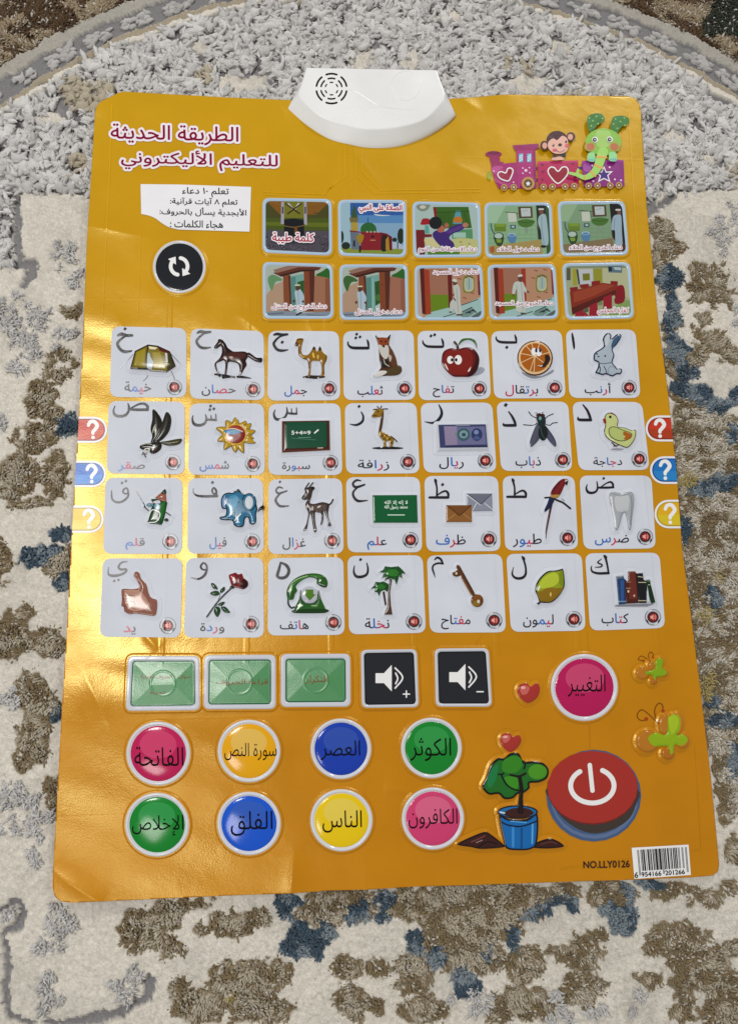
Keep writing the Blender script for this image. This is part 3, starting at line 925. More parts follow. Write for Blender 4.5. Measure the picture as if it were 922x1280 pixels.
# the floor the rug lies on
_fm = bpy.data.meshes.new('floor'); _fm.from_pydata([(-4, -4, -0.013), (4, -4, -0.013), (4, 4, -0.013), (-4, 4, -0.013)], [], [(0, 1, 2, 3)])
_fo = bpy.data.objects.new('floor', _fm); COL.objects.link(_fo); _fo['kind'] = 'structure'
_fx = bpy.data.materials.new('floor'); _fx.use_nodes = True
_fb = _fx.node_tree.nodes['Principled BSDF']; _fb.inputs['Roughness'].default_value = 0.45
_fn = _fx.node_tree.nodes.new('ShaderNodeTexNoise'); _fn.inputs['Scale'].default_value = 6.0; _fn.inputs['Detail'].default_value = 6.0
_fr = _fx.node_tree.nodes.new('ShaderNodeValToRGB'); _fr.color_ramp.elements[0].color = (0.30, 0.27, 0.23, 1); _fr.color_ramp.elements[1].color = (0.42, 0.39, 0.34, 1)
_fx.node_tree.links.new(_fn.outputs[0], _fr.inputs[0]); _fx.node_tree.links.new(_fr.outputs[0], _fb.inputs['Base Color'])
_fm.materials.append(_fx)
# ------------------------------------------------------------------ the poster
poster = bpy.data.objects.new('learning_poster', None); COL.objects.link(poster)
poster.empty_display_size = 0.05
poster['label'] = 'orange glossy Arabic alphabet wall chart with raised pictures and buttons, lying on the rug'
poster['category'] = 'learning poster'

SHEET = 'C47E00'
CARD = 'C3C7D1'
INK = '14141c'

def build_sheet():
    X, Y = grid(56, 104, 908, 1140, 2.0)
    f = f_poly(X, Y, pairs(OUT))
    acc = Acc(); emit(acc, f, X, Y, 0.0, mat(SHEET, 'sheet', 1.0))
    o = acc.obj('sheet', poster)
    s = o.modifiers.new('thickness', 'SOLIDIFY'); s.thickness = 0.0005; s.offset = -1.0
    # pressed border line near the edge of the sheet
    acc = Acc()
    return o


build_sheet()


def rim(acc, quad_or_pts, grow, soft, height, col, finish='sheet', step=0.6):
    """sheet material pressed up around a button"""
    pts = quad_or_pts
    lo = pts.min(0) - grow - soft - 3; hi = pts.max(0) + grow + soft + 3
    X, Y = grid(lo[0], lo[1], hi[0], hi[1], step)
    f = f_poly(X, Y, pts) + grow
    emit(acc, np.minimum(f + soft, grow + 2.0 - f), X, Y, 0.00012 + height * sstep(-soft, 0.5, f), mat(col, finish, 1.0))


def traces():
    """circuit tracks and border lines showing faintly through the vinyl"""
    p = Pic(0, 0, 1.0, base=0.0002, step=0.6, finish='sheet')
    col = 'B27200'
    for k in range(5):
        x = 424 + k * 7
        y = 222 + abs(k - 2) * 0
        if k < 2: p.l(col, 1.3, [x, 186, x, 224 - k * 3, x - 22 - k * 6, 246 - k * 3, 330, 243 - k * 3], smooth=False)
        elif k == 2: p.l(col, 1.3, [x, 186, x, 245])
        else: p.l(col, 1.3, [x, 186, x, 214 + (4 - k) * 5, x + 24, 238 + (4 - k) * 4, 600, 236 + (4 - k) * 4], smooth=False)
    p.l('B47600', 1.6, [140, 132, 137, 220, 128, 400], smooth=False).l('B47600', 1.6, [785, 134, 792, 260, 801, 380], smooth=False).l('B47600', 1.6, [868, 930, 876, 1062, 700, 1086], smooth=False)
    p.l('B47600', 1.4, [176, 290, 172, 400]).l('B47600', 1.4, [316, 232, 320, 400])
    p.l('B07000', 1.3, [734, 790, 735, 815]).l('B07000', 1.3, [736, 902, 737, 938]).l('B07000', 1.3, [604, 790, 590, 812])
    layers = p.layers
    for l in layers:
        p.layers = [l]; p.build('circuit_trace', poster)


traces()

# lettering of the title
TR = '7a0834'
lettering('title_line', poster, 'الطريقة الحديثة', (139, 157, 298, 181), TR, 0.0004, rot=1.5, bold=0.3, outline=('DED6E2', 3.0), finish='paper')
lettering('title_line', poster, 'للتعليم الأليكتروني', (152, 189, 347, 214), TR, 0.0004, rot=1.5, bold=0.3, outline=('DED6E2', 3.0), finish='paper')


def sticker():
    cut = catmull([[224, 287.4], [212, 284.5], [203, 279.5], [194, 273], [185, 269.5], [176.8, 268]], False, 5)
    pts = np.concatenate([[[176, 230.5], [225, 231], [314, 234], [312, 290]], cut])
    X, Y = grid(170, 224, 320, 296, 0.8)
    f = f_poly(X, Y, pts)
    acc = Acc(); emit(acc, f, X, Y, 0.0004, mat('DADADF', 'paper'))
    o = acc.obj('label_sticker', poster, label='white printed note with a cut lower left corner')
    for s, b in (('تعلم ١٠ دعاء', (228, 235, 286, 247)), ('تعلم ٨ آيات قرآنية:', (213, 248, 297, 259)),
                 ('الأبجدية يسأل بالحروف:', (200, 260, 308, 271)), ('هجاء الكلمات :', (213, 276, 279, 287))):
        lettering('caption', o, s, b, '22222a', 0.0006, rot=1.0, bold=0.12)


sticker()


# ------------------------------------------------------------------ alphabet cards
QUADS = {
 (1, 1): (140, 408, 233.2, 410.3, 233.2, 497, 137.7, 496.5), (1, 2): (238.5, 410.6, 329.6, 414.2, 331, 500.4, 237.4, 498.5),
 (1, 3): (335.4, 413.7, 423.5, 414.2, 425.4, 500.4, 334.3, 501), (1, 4): (428.6, 414.2, 516.6, 413.1, 519.1, 499.9, 429.3, 500.4),
 (1, 5): (521.3, 413.7, 608.9, 414.3, 613.3, 498.8, 523.3, 500.7), (1, 6): (613, 414.2, 701.4, 412.8, 706.5, 497.7, 617, 498.5),
 (1, 7): (706.1, 412.4, 793.4, 412, 799.9, 497.7, 711, 497.7),
 (2, 1): (136.3, 501.3, 231.2, 502.3, 231, 593.2, 133.6, 591.8), (2, 2): (237.3, 504.5, 330, 504.5, 331.2, 594, 235.2, 593.4),
 (2, 3): (335.8, 505, 425.3, 504.3, 428, 594, 335.3, 593.7), (2, 4): (430.7, 504.3, 520.2, 503.4, 524.3, 591.8, 432.3, 592.4),
 (2, 5): (525, 504, 614.7, 503.2, 620.2, 590.2, 529.4, 591), (2, 6): (619.7, 502.3, 709.4, 502.1, 714.8, 588.6, 625.8, 588.9),
 (2, 7): (714.2, 502.3, 801.5, 502.6, 811.2, 587.5, 722.8, 588),
 (3, 1): (132.3, 597.3, 228.3, 597.5, 227.8, 692.7, 129.3, 692.2), (3, 2): (235.4, 597.8, 328.7, 597.8, 329.8, 691.6, 234.3, 692.2),
 (3, 3): (335.8, 599.4, 427.4, 597.8, 429.6, 692.2, 335.3, 692.7), (3, 4): (432.2, 596.7, 524.4, 596.2, 527.6, 690.5, 434.3, 690.5),
 (3, 5): (529.9, 595, 622, 595.3, 625.3, 688.9, 532.6, 689.7), (3, 6): (627.4, 595, 717.4, 595, 722, 686.7, 630.7, 688.4),
 (3, 7): (723.3, 594.5, 813.3, 594.5, 819, 685.6, 728.7, 686.7),
 (4, 1): (129, 698, 228.5, 698, 226, 797, 125, 796), (4, 2): (233, 697.5, 329, 697, 330, 797, 230, 797),
 (4, 3): (335.3, 697.7, 429, 696.3, 430.8, 793.5, 334.5, 794.5), (4, 4): (434, 695, 528, 694, 532, 791, 436, 793),
 (4, 5): (533, 694.5, 627, 692.5, 632, 790.5, 537, 791), (4, 6): (632, 692.4, 726.4, 691.7, 731.3, 788.4, 638, 790),
 (4, 7): (730.3, 691.7, 823.4, 690.8, 830.6, 785, 736.8, 788.4)}
ICONS = {1: [(218.3, 484.3), (316.3, 487), (411.3, 486), (505.2, 486), (598.5, 486), (692.5, 485), (785.3, 484.7)],
         2: [(216.5, 578), (316, 580), (413, 578.5), (509.5, 577.5), (606, 576), (702.5, 575), (798, 574)],
         3: [(213.3, 677), (315.5, 677), (415, 676), (512.7, 675), (610.5, 674), (708.5, 672.5), (805.3, 671)],
         4: [(210, 782), (314, 780), (416.5, 778), (517, 777), (617, 775.5), (716.5, 774), (815, 771.5)]}
ORIG = {1: [(135, 400), (235, 405), (330, 405), (425, 405), (520, 405), (610, 405), (705, 405)],
        2: [(132, 498), (233, 498), (332, 498), (428, 498), (522, 498), (615, 498), (712, 498)],
        3: [(128, 594), (230, 594), (332, 594), (430, 594), (525, 594), (622, 594), (720, 594)],
        4: [(122, 695), (230, 695), (332, 695), (432, 692), (532, 690), (632, 690), (732, 688)]}
WORDS = {1: [('خيمة', 195, 710, 500, 855), ('حصان', 160, 700, 550, 830), ('جمل', 235, 715, 495, 840), ('ثعلب', 200, 715, 490, 845),
             ('تفاح', 190, 705, 435, 845), ('برتقال', 195, 705, 570, 835), ('أرنب', 230, 680, 530, 825)],
         2: [('صقر', 150, 735, 455, 840), ('شمس', 155, 720, 490, 845), ('سبورة', 190, 740, 510, 840), ('زرافة', 175, 710, 535, 835),
             ('ريال', 245, 680, 525, 815), ('ذباب', 265, 670, 555, 805), ('دجاجة', 265, 680, 595, 790)],
         3: [('قلم', 270, 725, 490, 860), ('فيل', 295, 715, 490, 855), ('غزال', 195, 720, 460, 860), ('علم', 265, 710, 490, 860),
             ('ظرف', 180, 685, 520, 835), ('طيور', 170, 675, 500, 830), ('ضرس', 210, 690, 600, 810)],
         4: [('يد', 300, 805, 440, 905), ('وردة', 190, 775, 465, 895), ('هاتف', 165, 740, 495, 845), ('نخلة', 220, 745, 500, 860),
             ('مفتاح', 175, 725, 510, 890), ('ليمون', 195, 720, 545, 870), ('كتاب', 175, 725, 485, 870)]}
WCOL = [INK, 'b01848', '1a5fae', INK]

# big letters: strokes of x, y, width in crop units; dots as x, y, size
D = 'dot'
LET = {
 (1, 1): [[120, 180, 25, 160, 165, 38, 215, 180, 34, 280, 180, 30], [275, 180, 18, 200, 190, 22, 125, 250, 30, 115, 290, 32, 150, 345, 34, 200, 368, 34, 285, 358, 14], (D, 200, 105, 20)],
 (1, 2): [[110, 105, 20, 145, 90, 34, 200, 98, 30, 258, 95, 26], [250, 98, 18, 175, 120, 20, 110, 180, 28, 105, 220, 30, 140, 265, 32, 190, 280, 30, 268, 272, 12]],
 (1, 3): [[115, 128, 20, 150, 118, 32, 210, 125, 28, 268, 122, 26], [262, 126, 18, 180, 150, 20, 120, 210, 28, 115, 245, 30, 150, 295, 32, 205, 310, 30, 275, 300, 12], (D, 210, 213, 21)],
 (1, 4): [[90, 210, 14, 95, 245, 22, 135, 275, 32, 220, 280, 34, 318, 280, 34], [330, 285, 16, 322, 220, 26, 310, 185, 12], (D, 190, 120, 19), (D, 180, 163, 19), (D, 228, 152, 19)],
 (1, 5): [[75, 195, 12, 80, 225, 20, 120, 258, 28, 200, 265, 30, 300, 265, 30], [312, 268, 14, 305, 210, 26, 290, 170, 10], (D, 168, 140, 20), (D, 210, 127, 20)],
 (1, 6): [[88, 150, 12, 92, 180, 20, 130, 208, 28, 210, 215, 30, 310, 215, 28], [322, 220, 14, 315, 165, 26, 302, 125, 10], (D, 210, 272, 21)],
 (1, 7): [[85, 108, 12, 92, 150, 26, 102, 220, 28, 108, 270, 22, 105, 295, 6]],
 (2, 1): [[112, 90, 10, 95, 140, 18, 110, 190, 30, 165, 208, 32, 230, 195, 30, 268, 150, 24, 272, 100, 24, 262, 60, 12], [270, 125, 26, 350, 132, 30, 490, 132, 30], [290, 120, 18, 370, 75, 20, 440, 62, 26, 485, 90, 30, 485, 130, 28]],
 (2, 2): [[80, 200, 10, 70, 240, 20, 90, 295, 32, 150, 312, 32, 210, 290, 28, 232, 240, 22, 222, 190, 12], [232, 245, 22, 290, 248, 26, 340, 250, 26], [290, 250, 16, 285, 200, 12], [345, 258, 14, 340, 185, 12], (D, 280, 90, 19), (D, 272, 132, 19), (D, 318, 122, 19)],
 (2, 3): [[110, 135, 10, 95, 180, 22, 115, 235, 32, 165, 245, 30, 220, 220, 26, 248, 160, 22, 242, 105, 10], [248, 170, 22, 300, 178, 24, 355, 178, 24], [300, 178, 14, 298, 120, 10], [358, 185, 14, 355, 110, 10]],
 (2, 4): [[215, 160, 14, 238, 210, 22, 225, 270, 28, 160, 308, 26, 85, 298, 8], (D, 190, 95, 20)],
 (2, 5): [[240, 75, 12, 270, 140, 26, 268, 200, 34, 220, 265, 34, 160, 285, 24, 80, 270, 8]],
 (2, 6): [[185, 155, 14, 225, 210, 26, 258, 280, 30, 262, 318, 20], [125, 290, 12, 140, 312, 30, 262, 312, 34], (D, 152, 78, 25)],
 (2, 7): [[145, 75, 14, 195, 140, 28, 228, 220, 30, 235, 255, 20], [88, 220, 14, 105, 248, 32, 235, 250, 34]],
 (3, 1): [[110, 180, 10, 115, 270, 20, 160, 310, 24, 230, 305, 24, 295, 250, 24, 300, 190, 20, 285, 150, 16, 255, 160, 18, 240, 190, 18, 265, 215, 16, 298, 205, 14], (D, 230, 90, 17), (D, 275, 68, 17)],
 (3, 2): [[110, 155, 6, 110, 200, 10, 150, 235, 22, 240, 245, 28, 380, 240, 32], [375, 240, 20, 372, 180, 24, 345, 145, 18, 325, 180, 20, 345, 215, 18, 375, 205, 16], (D, 330, 85, 20)],
 (3, 3): [[195, 150, 14, 150, 140, 20, 120, 175, 20, 150, 210, 24, 245, 182, 16], [170, 210, 18, 120, 270, 24, 125, 315, 28, 170, 358, 28, 265, 355, 12], (D, 165, 78, 17)],
 (3, 4): [[190, 65, 14, 140, 60, 24, 100, 100, 24, 135, 140, 30, 235, 110, 20], [150, 145, 18, 105, 195, 24, 110, 250, 28, 160, 298, 30, 268, 292, 10]],
 (3, 5): [[165, 45, 10, 175, 65, 34, 178, 85, 26, 190, 150, 20, 190, 235, 24], [105, 258, 26, 200, 258, 30, 320, 258, 30], [190, 235, 14, 250, 195, 20, 295, 185, 24, 320, 215, 28, 320, 255, 24], (D, 255, 110, 21)],
 (3, 6): [[160, 40, 10, 172, 62, 34, 176, 85, 24, 190, 150, 20, 190, 225, 24], [105, 250, 26, 200, 250, 30, 316, 250, 30], [190, 225, 14, 250, 188, 20, 290, 180, 24, 318, 210, 28, 318, 250, 24]],
 (3, 7): [[122, 110, 10, 110, 150, 20, 130, 195, 30, 180, 205, 28, 225, 185, 24, 240, 140, 20, 232, 75, 12], [240, 145, 22, 330, 145, 26, 420, 142, 26], [275, 140, 14, 340, 95, 16, 390, 80, 22, 415, 105, 26, 418, 140, 22], (D, 310, 38, 18)],
 (4, 1): [[345, 65, 10, 280, 75, 18, 245, 125, 22, 270, 155, 24, 330, 155, 24, 325, 185, 22, 270, 215, 26, 190, 228, 30, 130, 210, 20, 130, 130, 6], (D, 195, 288, 16), (D, 245, 275, 16)],
 (4, 2): [[265, 160, 16, 215, 155, 20, 195, 120, 22, 225, 80, 18, 262, 110, 22, 262, 170, 26, 235, 225, 30, 170, 265, 22, 85, 250, 8]],
 (4, 3): [[172, 75, 20, 240, 110, 34, 268, 170, 34, 240, 235, 36, 180, 255, 34, 135, 230, 34, 150, 170, 34, 165, 110, 26, 172, 75, 20]],
 (4, 4): [[100, 140, 10, 92, 210, 22, 120, 262, 32, 180, 268, 32, 240, 240, 28, 255, 180, 22, 242, 110, 12], (D, 170, 70, 20)],
 (4, 5): [[100, 90, 14, 130, 65, 24, 170, 85, 26, 193, 132, 20], [195, 135, 22, 140, 130, 22, 90, 150, 20, 75, 190, 20, 90, 240, 18, 105, 295, 5]],
 (4, 6): [[180, 50, 10, 200, 75, 36, 205, 100, 24, 225, 180, 22, 222, 260, 28, 180, 300, 32, 110, 300, 28, 70, 255, 20, 85, 175, 6]],
 (4, 7): [[200, 55, 10, 220, 78, 38, 225, 100, 26, 245, 190, 22, 255, 265, 22], [255, 262, 30, 140, 265, 28, 70, 245, 22, 55, 200, 14, 65, 180, 8], [175, 100, 8, 130, 140, 16, 180, 165, 16, 165, 190, 16, 100, 195, 8]]}


def sound_icon_proto(parent, cx, cy, r):
    """round grey badge with a red loudspeaker"""
    s = 9.22
    P_ = Pic(cx - 50 / s, cy - 50 / s, s, base=0.0006, height=0.0, step=0.33, finish='ink')
    k = r * s / 92.0 * 0.92
    def q(v): return [50 + (a - 0) * k for a in v]
    P_.e('70737c', 50, 50, 96 * k, 96 * k).e('b0b3bb', 50, 50, 87 * k, 87 * k)
    P_.e('8e9098', 50, 50, 70 * k, 70 * k).e('140a0c', 50, 50, 65 * k, 65 * k).e('741216', 50, 50, 52 * k, 52 * k)
    P_.P('1c1c22', q([-88, 20, -70, 60, -45, 82, -62, 40])).P('1c1c22', q([88, 20, 70, 60, 55, 70, 62, 38]))
    P_.P('e8e8ec', q([-70, -62, -40, -84, -10, -92, -30, -74])).P('e8e8ec', q([40, 84, 10, 92, 30, 74, 60, 66]))
    P_.P('e89890', q([-32, -16, -14, -16, 4, -36, 4, 36, -14, 16, -32, 16])).l('e07a70', 9 * k, q([15, -16, 21, 0, 15, 16])).l('e07a70', 9 * k, q([24, -28, 34, 0, 24, 28]))
    return P_.build('sound_icon', parent)


CARDS = {}
NAMES = {
 (1, 1): ('tent', 'khaki tent'), (1, 2): ('horse', 'dark brown horse'), (1, 3): ('camel', 'golden brown camel'), (1, 4): ('fox', 'sitting fox'),
 (1, 5): ('apple', 'red apple with eyes'), (1, 6): ('orange', 'smiling orange slice'), (1, 7): ('rabbit', 'pale blue rabbit'),
 (2, 1): ('falcon', 'black falcon in flight'), (2, 2): ('sun', 'sun wearing blue sunglasses'), (2, 3): ('blackboard', 'green blackboard'),
 (2, 4): ('giraffe', 'small yellow giraffe'), (2, 5): ('banknote', 'purple banknote'), (2, 6): ('fly', 'black fly'), (2, 7): ('chick', 'pale yellow chick'),
 (3, 1): ('pencil', 'green cartoon pencil'), (3, 2): ('elephant', 'blue elephant'), (3, 3): ('gazelle', 'dark gazelle'), (3, 4): ('flag', 'green flag'),
 (3, 5): ('envelopes', 'brown and grey envelopes'), (3, 6): ('parrot', 'red parrot on a branch'), (3, 7): ('tooth', 'grey white tooth'),
 (4, 1): ('hand', 'thumbs-up hand'), (4, 2): ('rose', 'dark red rose'), (4, 3): ('telephone', 'green telephone'), (4, 4): ('palms', 'two palm trees'),
 (4, 5): ('key', 'brown key'), (4, 6): ('lemon', 'yellow green lemon'), (4, 7): ('books', 'row of thick books')}


def build_cards():
    for (r, c), q in QUADS.items():
        pts = quad_round(q, 11.0)
        lo = pts.min(0) - 2; hi = pts.max(0) + 2
        X, Y = grid(lo[0], lo[1], hi[0], hi[1], 1.0)
        acc = Acc(); emit(acc, f_poly(X, Y, pts), X, Y, 0.00030, mat(CARD, 'paper'))
        o = acc.obj('alphabet_card', poster, label='white card showing a ' + NAMES[(r, c)][1] if NAMES[(r, c)][0] not in ('envelopes', 'palms') else 'white card showing ' + NAMES[(r, c)][1])
        CARDS[(r, c)] = o
        ox, oy = ORIG[r][c - 1]; s = 9.22
        # big letter
        pl = Pic(ox, oy, s, base=0.00052, step=0.3, finish='ink')
        for st in LET[(r, c)]:
            if st[0] == D:
                _, x, y, d = st; pl.P(INK, [x - d, y + d * 0.25, x - d * 0.1, y - d, x + d, y - d * 0.25, x + d * 0.1, y + d])
            else: pl.s3(INK, st)
        pl.build('big_letter', o)
        w, x0, y0, x1, y1 = WORDS[r][c - 1]
        lettering('word', o, w, (ox + x0 / s, oy + y0 / s, ox + x1 / s, oy + y1 / s), WCOL, 0.00052, bold=0.1, step=0.3)
        cx, cy = ICONS[r][c - 1]
        sound_icon_proto(o, cx, cy, 9.6 + 0.25 * r)


build_cards()
# ------------------------------------------------------------------ raised pictures on the cards
S9 = 9.22
HALO = (CARD, 'paper')


def cpic(rc, h=0.0017, **kw):
    ox, oy = ORIG[rc[0]][rc[1] - 1]
    return Pic(ox, oy, S9, halo=HALO + (quad_round(QUADS[rc], 11.0),), height=h, base=0.0005, **kw)


def done(p, rc):
    p.build(NAMES[rc][0] + '_picture', CARDS[rc])


p = cpic((1, 1))
for q in ([145, 555, 300, 400], [740, 405, 900, 580], [735, 595, 770, 680], [460, 620, 455, 660, 410, 705]): p.l('565760', 7, q, True)
p.P('7c6e12', [275, 560, 325, 375, 470, 300, 580, 315, 715, 375, 780, 540, 680, 605, 490, 590]).P('5a1a14', [580, 312, 720, 372, 700, 405, 600, 365])
p.P('3a3a10', [700, 385, 735, 400, 775, 540, 690, 585]).P('d0d0d0', [665, 390, 690, 395, 700, 500, 680, 500])
p.P('9a8a1c', [340, 385, 440, 345, 430, 540, 310, 540]).P('9a8a1c', [520, 390, 610, 380, 660, 560, 545, 570])
p.P('b4c0c8', [470, 390, 490, 400, 500, 440, 535, 500, 510, 585, 440, 570, 455, 480]).P('e4e0bc', [475, 315, 580, 330, 555, 355, 490, 350])
p.l('3a2a10', 16, [470, 310, 455, 440, 450, 575]).l('2a1a10', 14, [275, 560, 325, 372, 470, 300, 580, 314, 715, 376, 780, 540, 680, 606, 490, 592], smooth=False).l('201810', 18, [275, 565, 470, 578], smooth=False)
done(p, (1, 1))

p = cpic((1, 2))
p.p('28262c', [245, 580, 330, 575, 400, 582, 520, 600, 640, 602, 735, 630, 600, 628, 480, 625, 400, 635, 340, 600], True)
p.p('1c0c0c', [690, 340, 720, 345, 790, 395, 855, 400, 850, 450, 790, 445, 720, 405, 690, 380])
p.p('2e1412', [305, 275, 345, 215, 355, 185, 395, 190, 430, 225, 460, 280, 520, 325, 640, 325, 690, 345, 700, 380, 670, 430, 680, 480, 650, 530, 615, 590, 590, 590, 600, 540, 580, 470, 520, 450, 470, 450, 460, 500, 445, 595, 425, 595, 435, 480, 420, 430, 370, 445, 330, 470, 350, 560, 335, 560, 310, 470, 370, 400, 395, 330, 385, 265, 330, 295])
p.p('120808', [305, 275, 330, 245, 350, 260, 330, 295]).p('4a2420', [480, 345, 640, 345, 670, 390, 600, 420, 480, 420]).p('160a0a', [395, 195, 430, 225, 465, 285, 520, 328, 470, 320, 420, 260])
p.p('b89a90', [480, 388, 520, 388, 515, 412, 485, 408]).p('8a6a66', [415, 380, 435, 390, 430, 420]).e('b0a8a8', 350, 560, 12, 12).e('c8c0c0', 602, 578, 14, 16)
done(p, (1, 2))

p = cpic((1, 3))
p.e('2a2422', 575, 615, 132, 20, 0, True)
p.p('8e6614', [355, 255, 375, 195, 395, 175, 455, 180, 440, 240, 430, 320, 455, 365, 510, 360, 555, 300, 575, 270, 600, 310, 625, 320, 640, 268, 670, 320, 725, 375, 715, 440, 690, 480, 695, 590, 655, 610, 665, 540, 650, 450, 610, 435, 550, 440, 540, 500, 530, 610, 505, 610, 520, 520, 500, 430, 450, 410, 400, 360, 400, 270, 370, 260])
p.p('3a2a12', [555, 302, 577, 266, 595, 302]).p('3a2a12', [625, 318, 641, 266, 662, 308]).l('4a3208', 10, [400, 262, 405, 350, 455, 408, 505, 425, 520, 520]).l('5a3e0c', 10, [715, 380, 705, 440, 688, 490, 690, 580])
p.p('5a3e10', [355, 255, 372, 215, 400, 235, 385, 268]).p('e0b850', [555, 350, 572, 345, 585, 400, 565, 400]).p('d8b050', [612, 370, 632, 380, 625, 420, 612, 410]).p('caa040', [415, 360, 440, 385, 480, 390, 440, 400]).l('2a1c08', 8, [375, 200, 400, 190, 450, 190])
done(p, (1, 3))

p = cpic((1, 4))
p.p('4a2a18', [405, 145, 440, 165, 540, 165, 578, 130, 560, 245, 600, 310, 640, 400, 655, 470, 700, 500, 705, 560, 650, 600, 560, 605, 470, 610, 395, 615, 390, 600, 440, 550, 470, 500, 450, 420, 445, 330, 435, 240])
p.p('8c3e1c', [430, 170, 545, 170, 560, 200, 540, 250, 500, 285, 440, 245]).p('2a1a14', [403, 140, 442, 168, 425, 195]).p('2a1a14', [578, 130, 543, 168, 562, 190])
p.p('c8c4be', [440, 250, 490, 268, 545, 258, 560, 330, 545, 400, 510, 415, 460, 350]).p('5e3a20', [560, 260, 600, 320, 640, 410, 650, 470, 600, 500, 570, 420])
p.p('b8b0a4', [555, 365, 590, 390, 580, 440, 565, 440]).p('1e1a1a', [470, 430, 540, 430, 560, 505, 480, 505]).l('b0a898', 12, [500, 420, 515, 470, 560, 500])
p.p('4e3e20', [530, 555, 640, 490, 700, 510, 690, 580, 600, 605, 530, 600]).p('d6d4d0', [390, 610, 440, 555, 530, 555, 520, 585, 440, 620])
p.e('1a0c08', 470, 215, 11, 8).e('1a0c08', 522, 215, 11, 8).e('120c0c', 498, 272, 15, 11)
done(p, (1, 4))

p = cpic((1, 5), 0.0022)
p.p('9aa0ae', [600, 560, 740, 500, 785, 530, 740, 580, 620, 610], True)
p.p('5e1210', [288, 420, 310, 330, 390, 290, 470, 300, 560, 280, 650, 295, 710, 370, 720, 450, 690, 550, 620, 615, 520, 620, 420, 615, 350, 560, 300, 490])
p.p('7e1c14', [305, 410, 345, 330, 420, 310, 500, 320, 590, 310, 640, 380, 640, 480, 600, 580, 480, 600, 390, 580, 330, 510]).p('36090c', [650, 300, 705, 370, 718, 450, 690, 545, 620, 612, 580, 606, 655, 500, 680, 400])
p.l('3a1a14', 28, [435, 220, 465, 260, 475, 300]).p('2e6a28', [480, 240, 520, 185, 600, 175, 660, 190, 690, 240, 690, 290, 660, 230, 600, 195, 530, 210, 490, 250])
p.e('eeeeee', 385, 430, 37, 45).e('eeeeee', 475, 430, 43, 55).e('101010', 405, 430, 16, 20).e('101010', 452, 430, 16, 20).p('f0e8e0', [585, 560, 620, 510, 605, 560]).p('e8d0c8', [322, 475, 335, 480, 365, 545, 342, 530])
done(p, (1, 5))

p = cpic((1, 6), 0.0018)
p.p('8a909c', [380, 560, 500, 600, 620, 600, 740, 530, 740, 560, 640, 610, 520, 635, 420, 600], True)
p.e('5a2a18', 530, 403, 205, 203).e('e0c090', 528, 403, 190, 188).e('ac5c10', 530, 400, 170, 166)
for q in ((350, 350), (430, 270), (490, 240), (580, 240), (700, 340), (470, 555), (515, 570), (365, 460), (690, 510)): p.l('e4cc9c', 8, [525, 385, q[0], q[1]])
p.e('eeeeee', 515, 335, 32, 45).e('eeeeee', 570, 345, 32, 42).e('203050', 540, 320, 14, 25).e('203050', 585, 320, 14, 25).e('e8c8a0', 528, 385, 20, 16)
p.p('2a1a10', [510, 490, 580, 502, 640, 440, 640, 375, 690, 380, 700, 430, 650, 500, 590, 512]).p('f0eee8', [545, 490, 600, 496, 620, 472, 600, 506])
done(p, (1, 6))

p = cpic((1, 7), 0.0019)
p.o('a9b6c2', '1a2742', 15, [325, 400, 340, 340, 440, 270, 430, 190, 460, 130, 500, 112, 530, 140, 530, 180, 590, 130, 640, 130, 640, 170, 590, 250, 545, 300, 565, 370, 545, 450, 580, 500, 600, 525, 640, 520, 655, 555, 630, 590, 590, 590, 540, 615, 470, 590, 430, 600, 380, 585, 345, 570, 370, 520, 380, 460, 330, 430])
p.p('3a5a78', [525, 270, 545, 200, 590, 155, 622, 148, 615, 185, 570, 250, 540, 290]).p('c2cad2', [455, 250, 455, 180, 480, 140, 510, 150, 500, 210, 480, 260]).l('5a6a80', 10, [385, 462, 450, 470, 540, 455])
p.l('8a98a8', 8, [500, 590, 490, 540, 520, 500, 570, 520]).l('1a2742', 9, [380, 470, 400, 530, 390, 580]).l('1a2742', 8, [470, 590, 470, 560, 440, 500])
p.e('1c1c2c', 360, 358, 10, 10).e('1c1c2c', 455, 383, 10, 10).e('1c1c2c', 378, 388, 11, 7)
done(p, (1, 7))

p = cpic((2, 1))
p.p('1c1a14', [550, 135, 600, 165, 640, 225, 660, 290, 650, 400, 600, 480, 530, 520, 545, 440, 525, 360, 545, 250])
p.p('24221a', [705, 165, 750, 195, 765, 270, 745, 370, 710, 430, 650, 490, 570, 515, 590, 440, 640, 330, 670, 250])
p.p('3c3c1c', [640, 510, 720, 495, 880, 470, 860, 530, 760, 555, 680, 540]).l('22220e', 8, [690, 520, 770, 525, 860, 495])
p.p('1e1c16', [400, 570, 430, 535, 520, 520, 600, 500, 650, 520, 645, 590, 580, 640, 530, 640, 500, 600, 440, 600])
p.p('c8c8c4', [455, 590, 520, 575, 510, 620, 460, 630]).p('d4d4d0', [552, 550, 580, 545, 575, 580, 560, 580]).e('3a3830', 485, 600, 16, 10).e('5a2018', 578, 592, 14, 18)
p.l('3a3a34', 15, [440, 630, 470, 680]).l('5a5a54', 12, [425, 650, 480, 645]).p('b8b8a4', [545, 420, 560, 350, 590, 310, 568, 370]).p('8a8a74', [570, 480, 600, 410, 635, 350, 608, 420]).l('a0a094', 13, [425, 547, 480, 530, 540, 540])
for k in range(7): p.l('12110c', 6, [760 - k * 16, 300 + k * 28, 725 - k * 18, 290 + k * 26])
done(p, (2, 1))

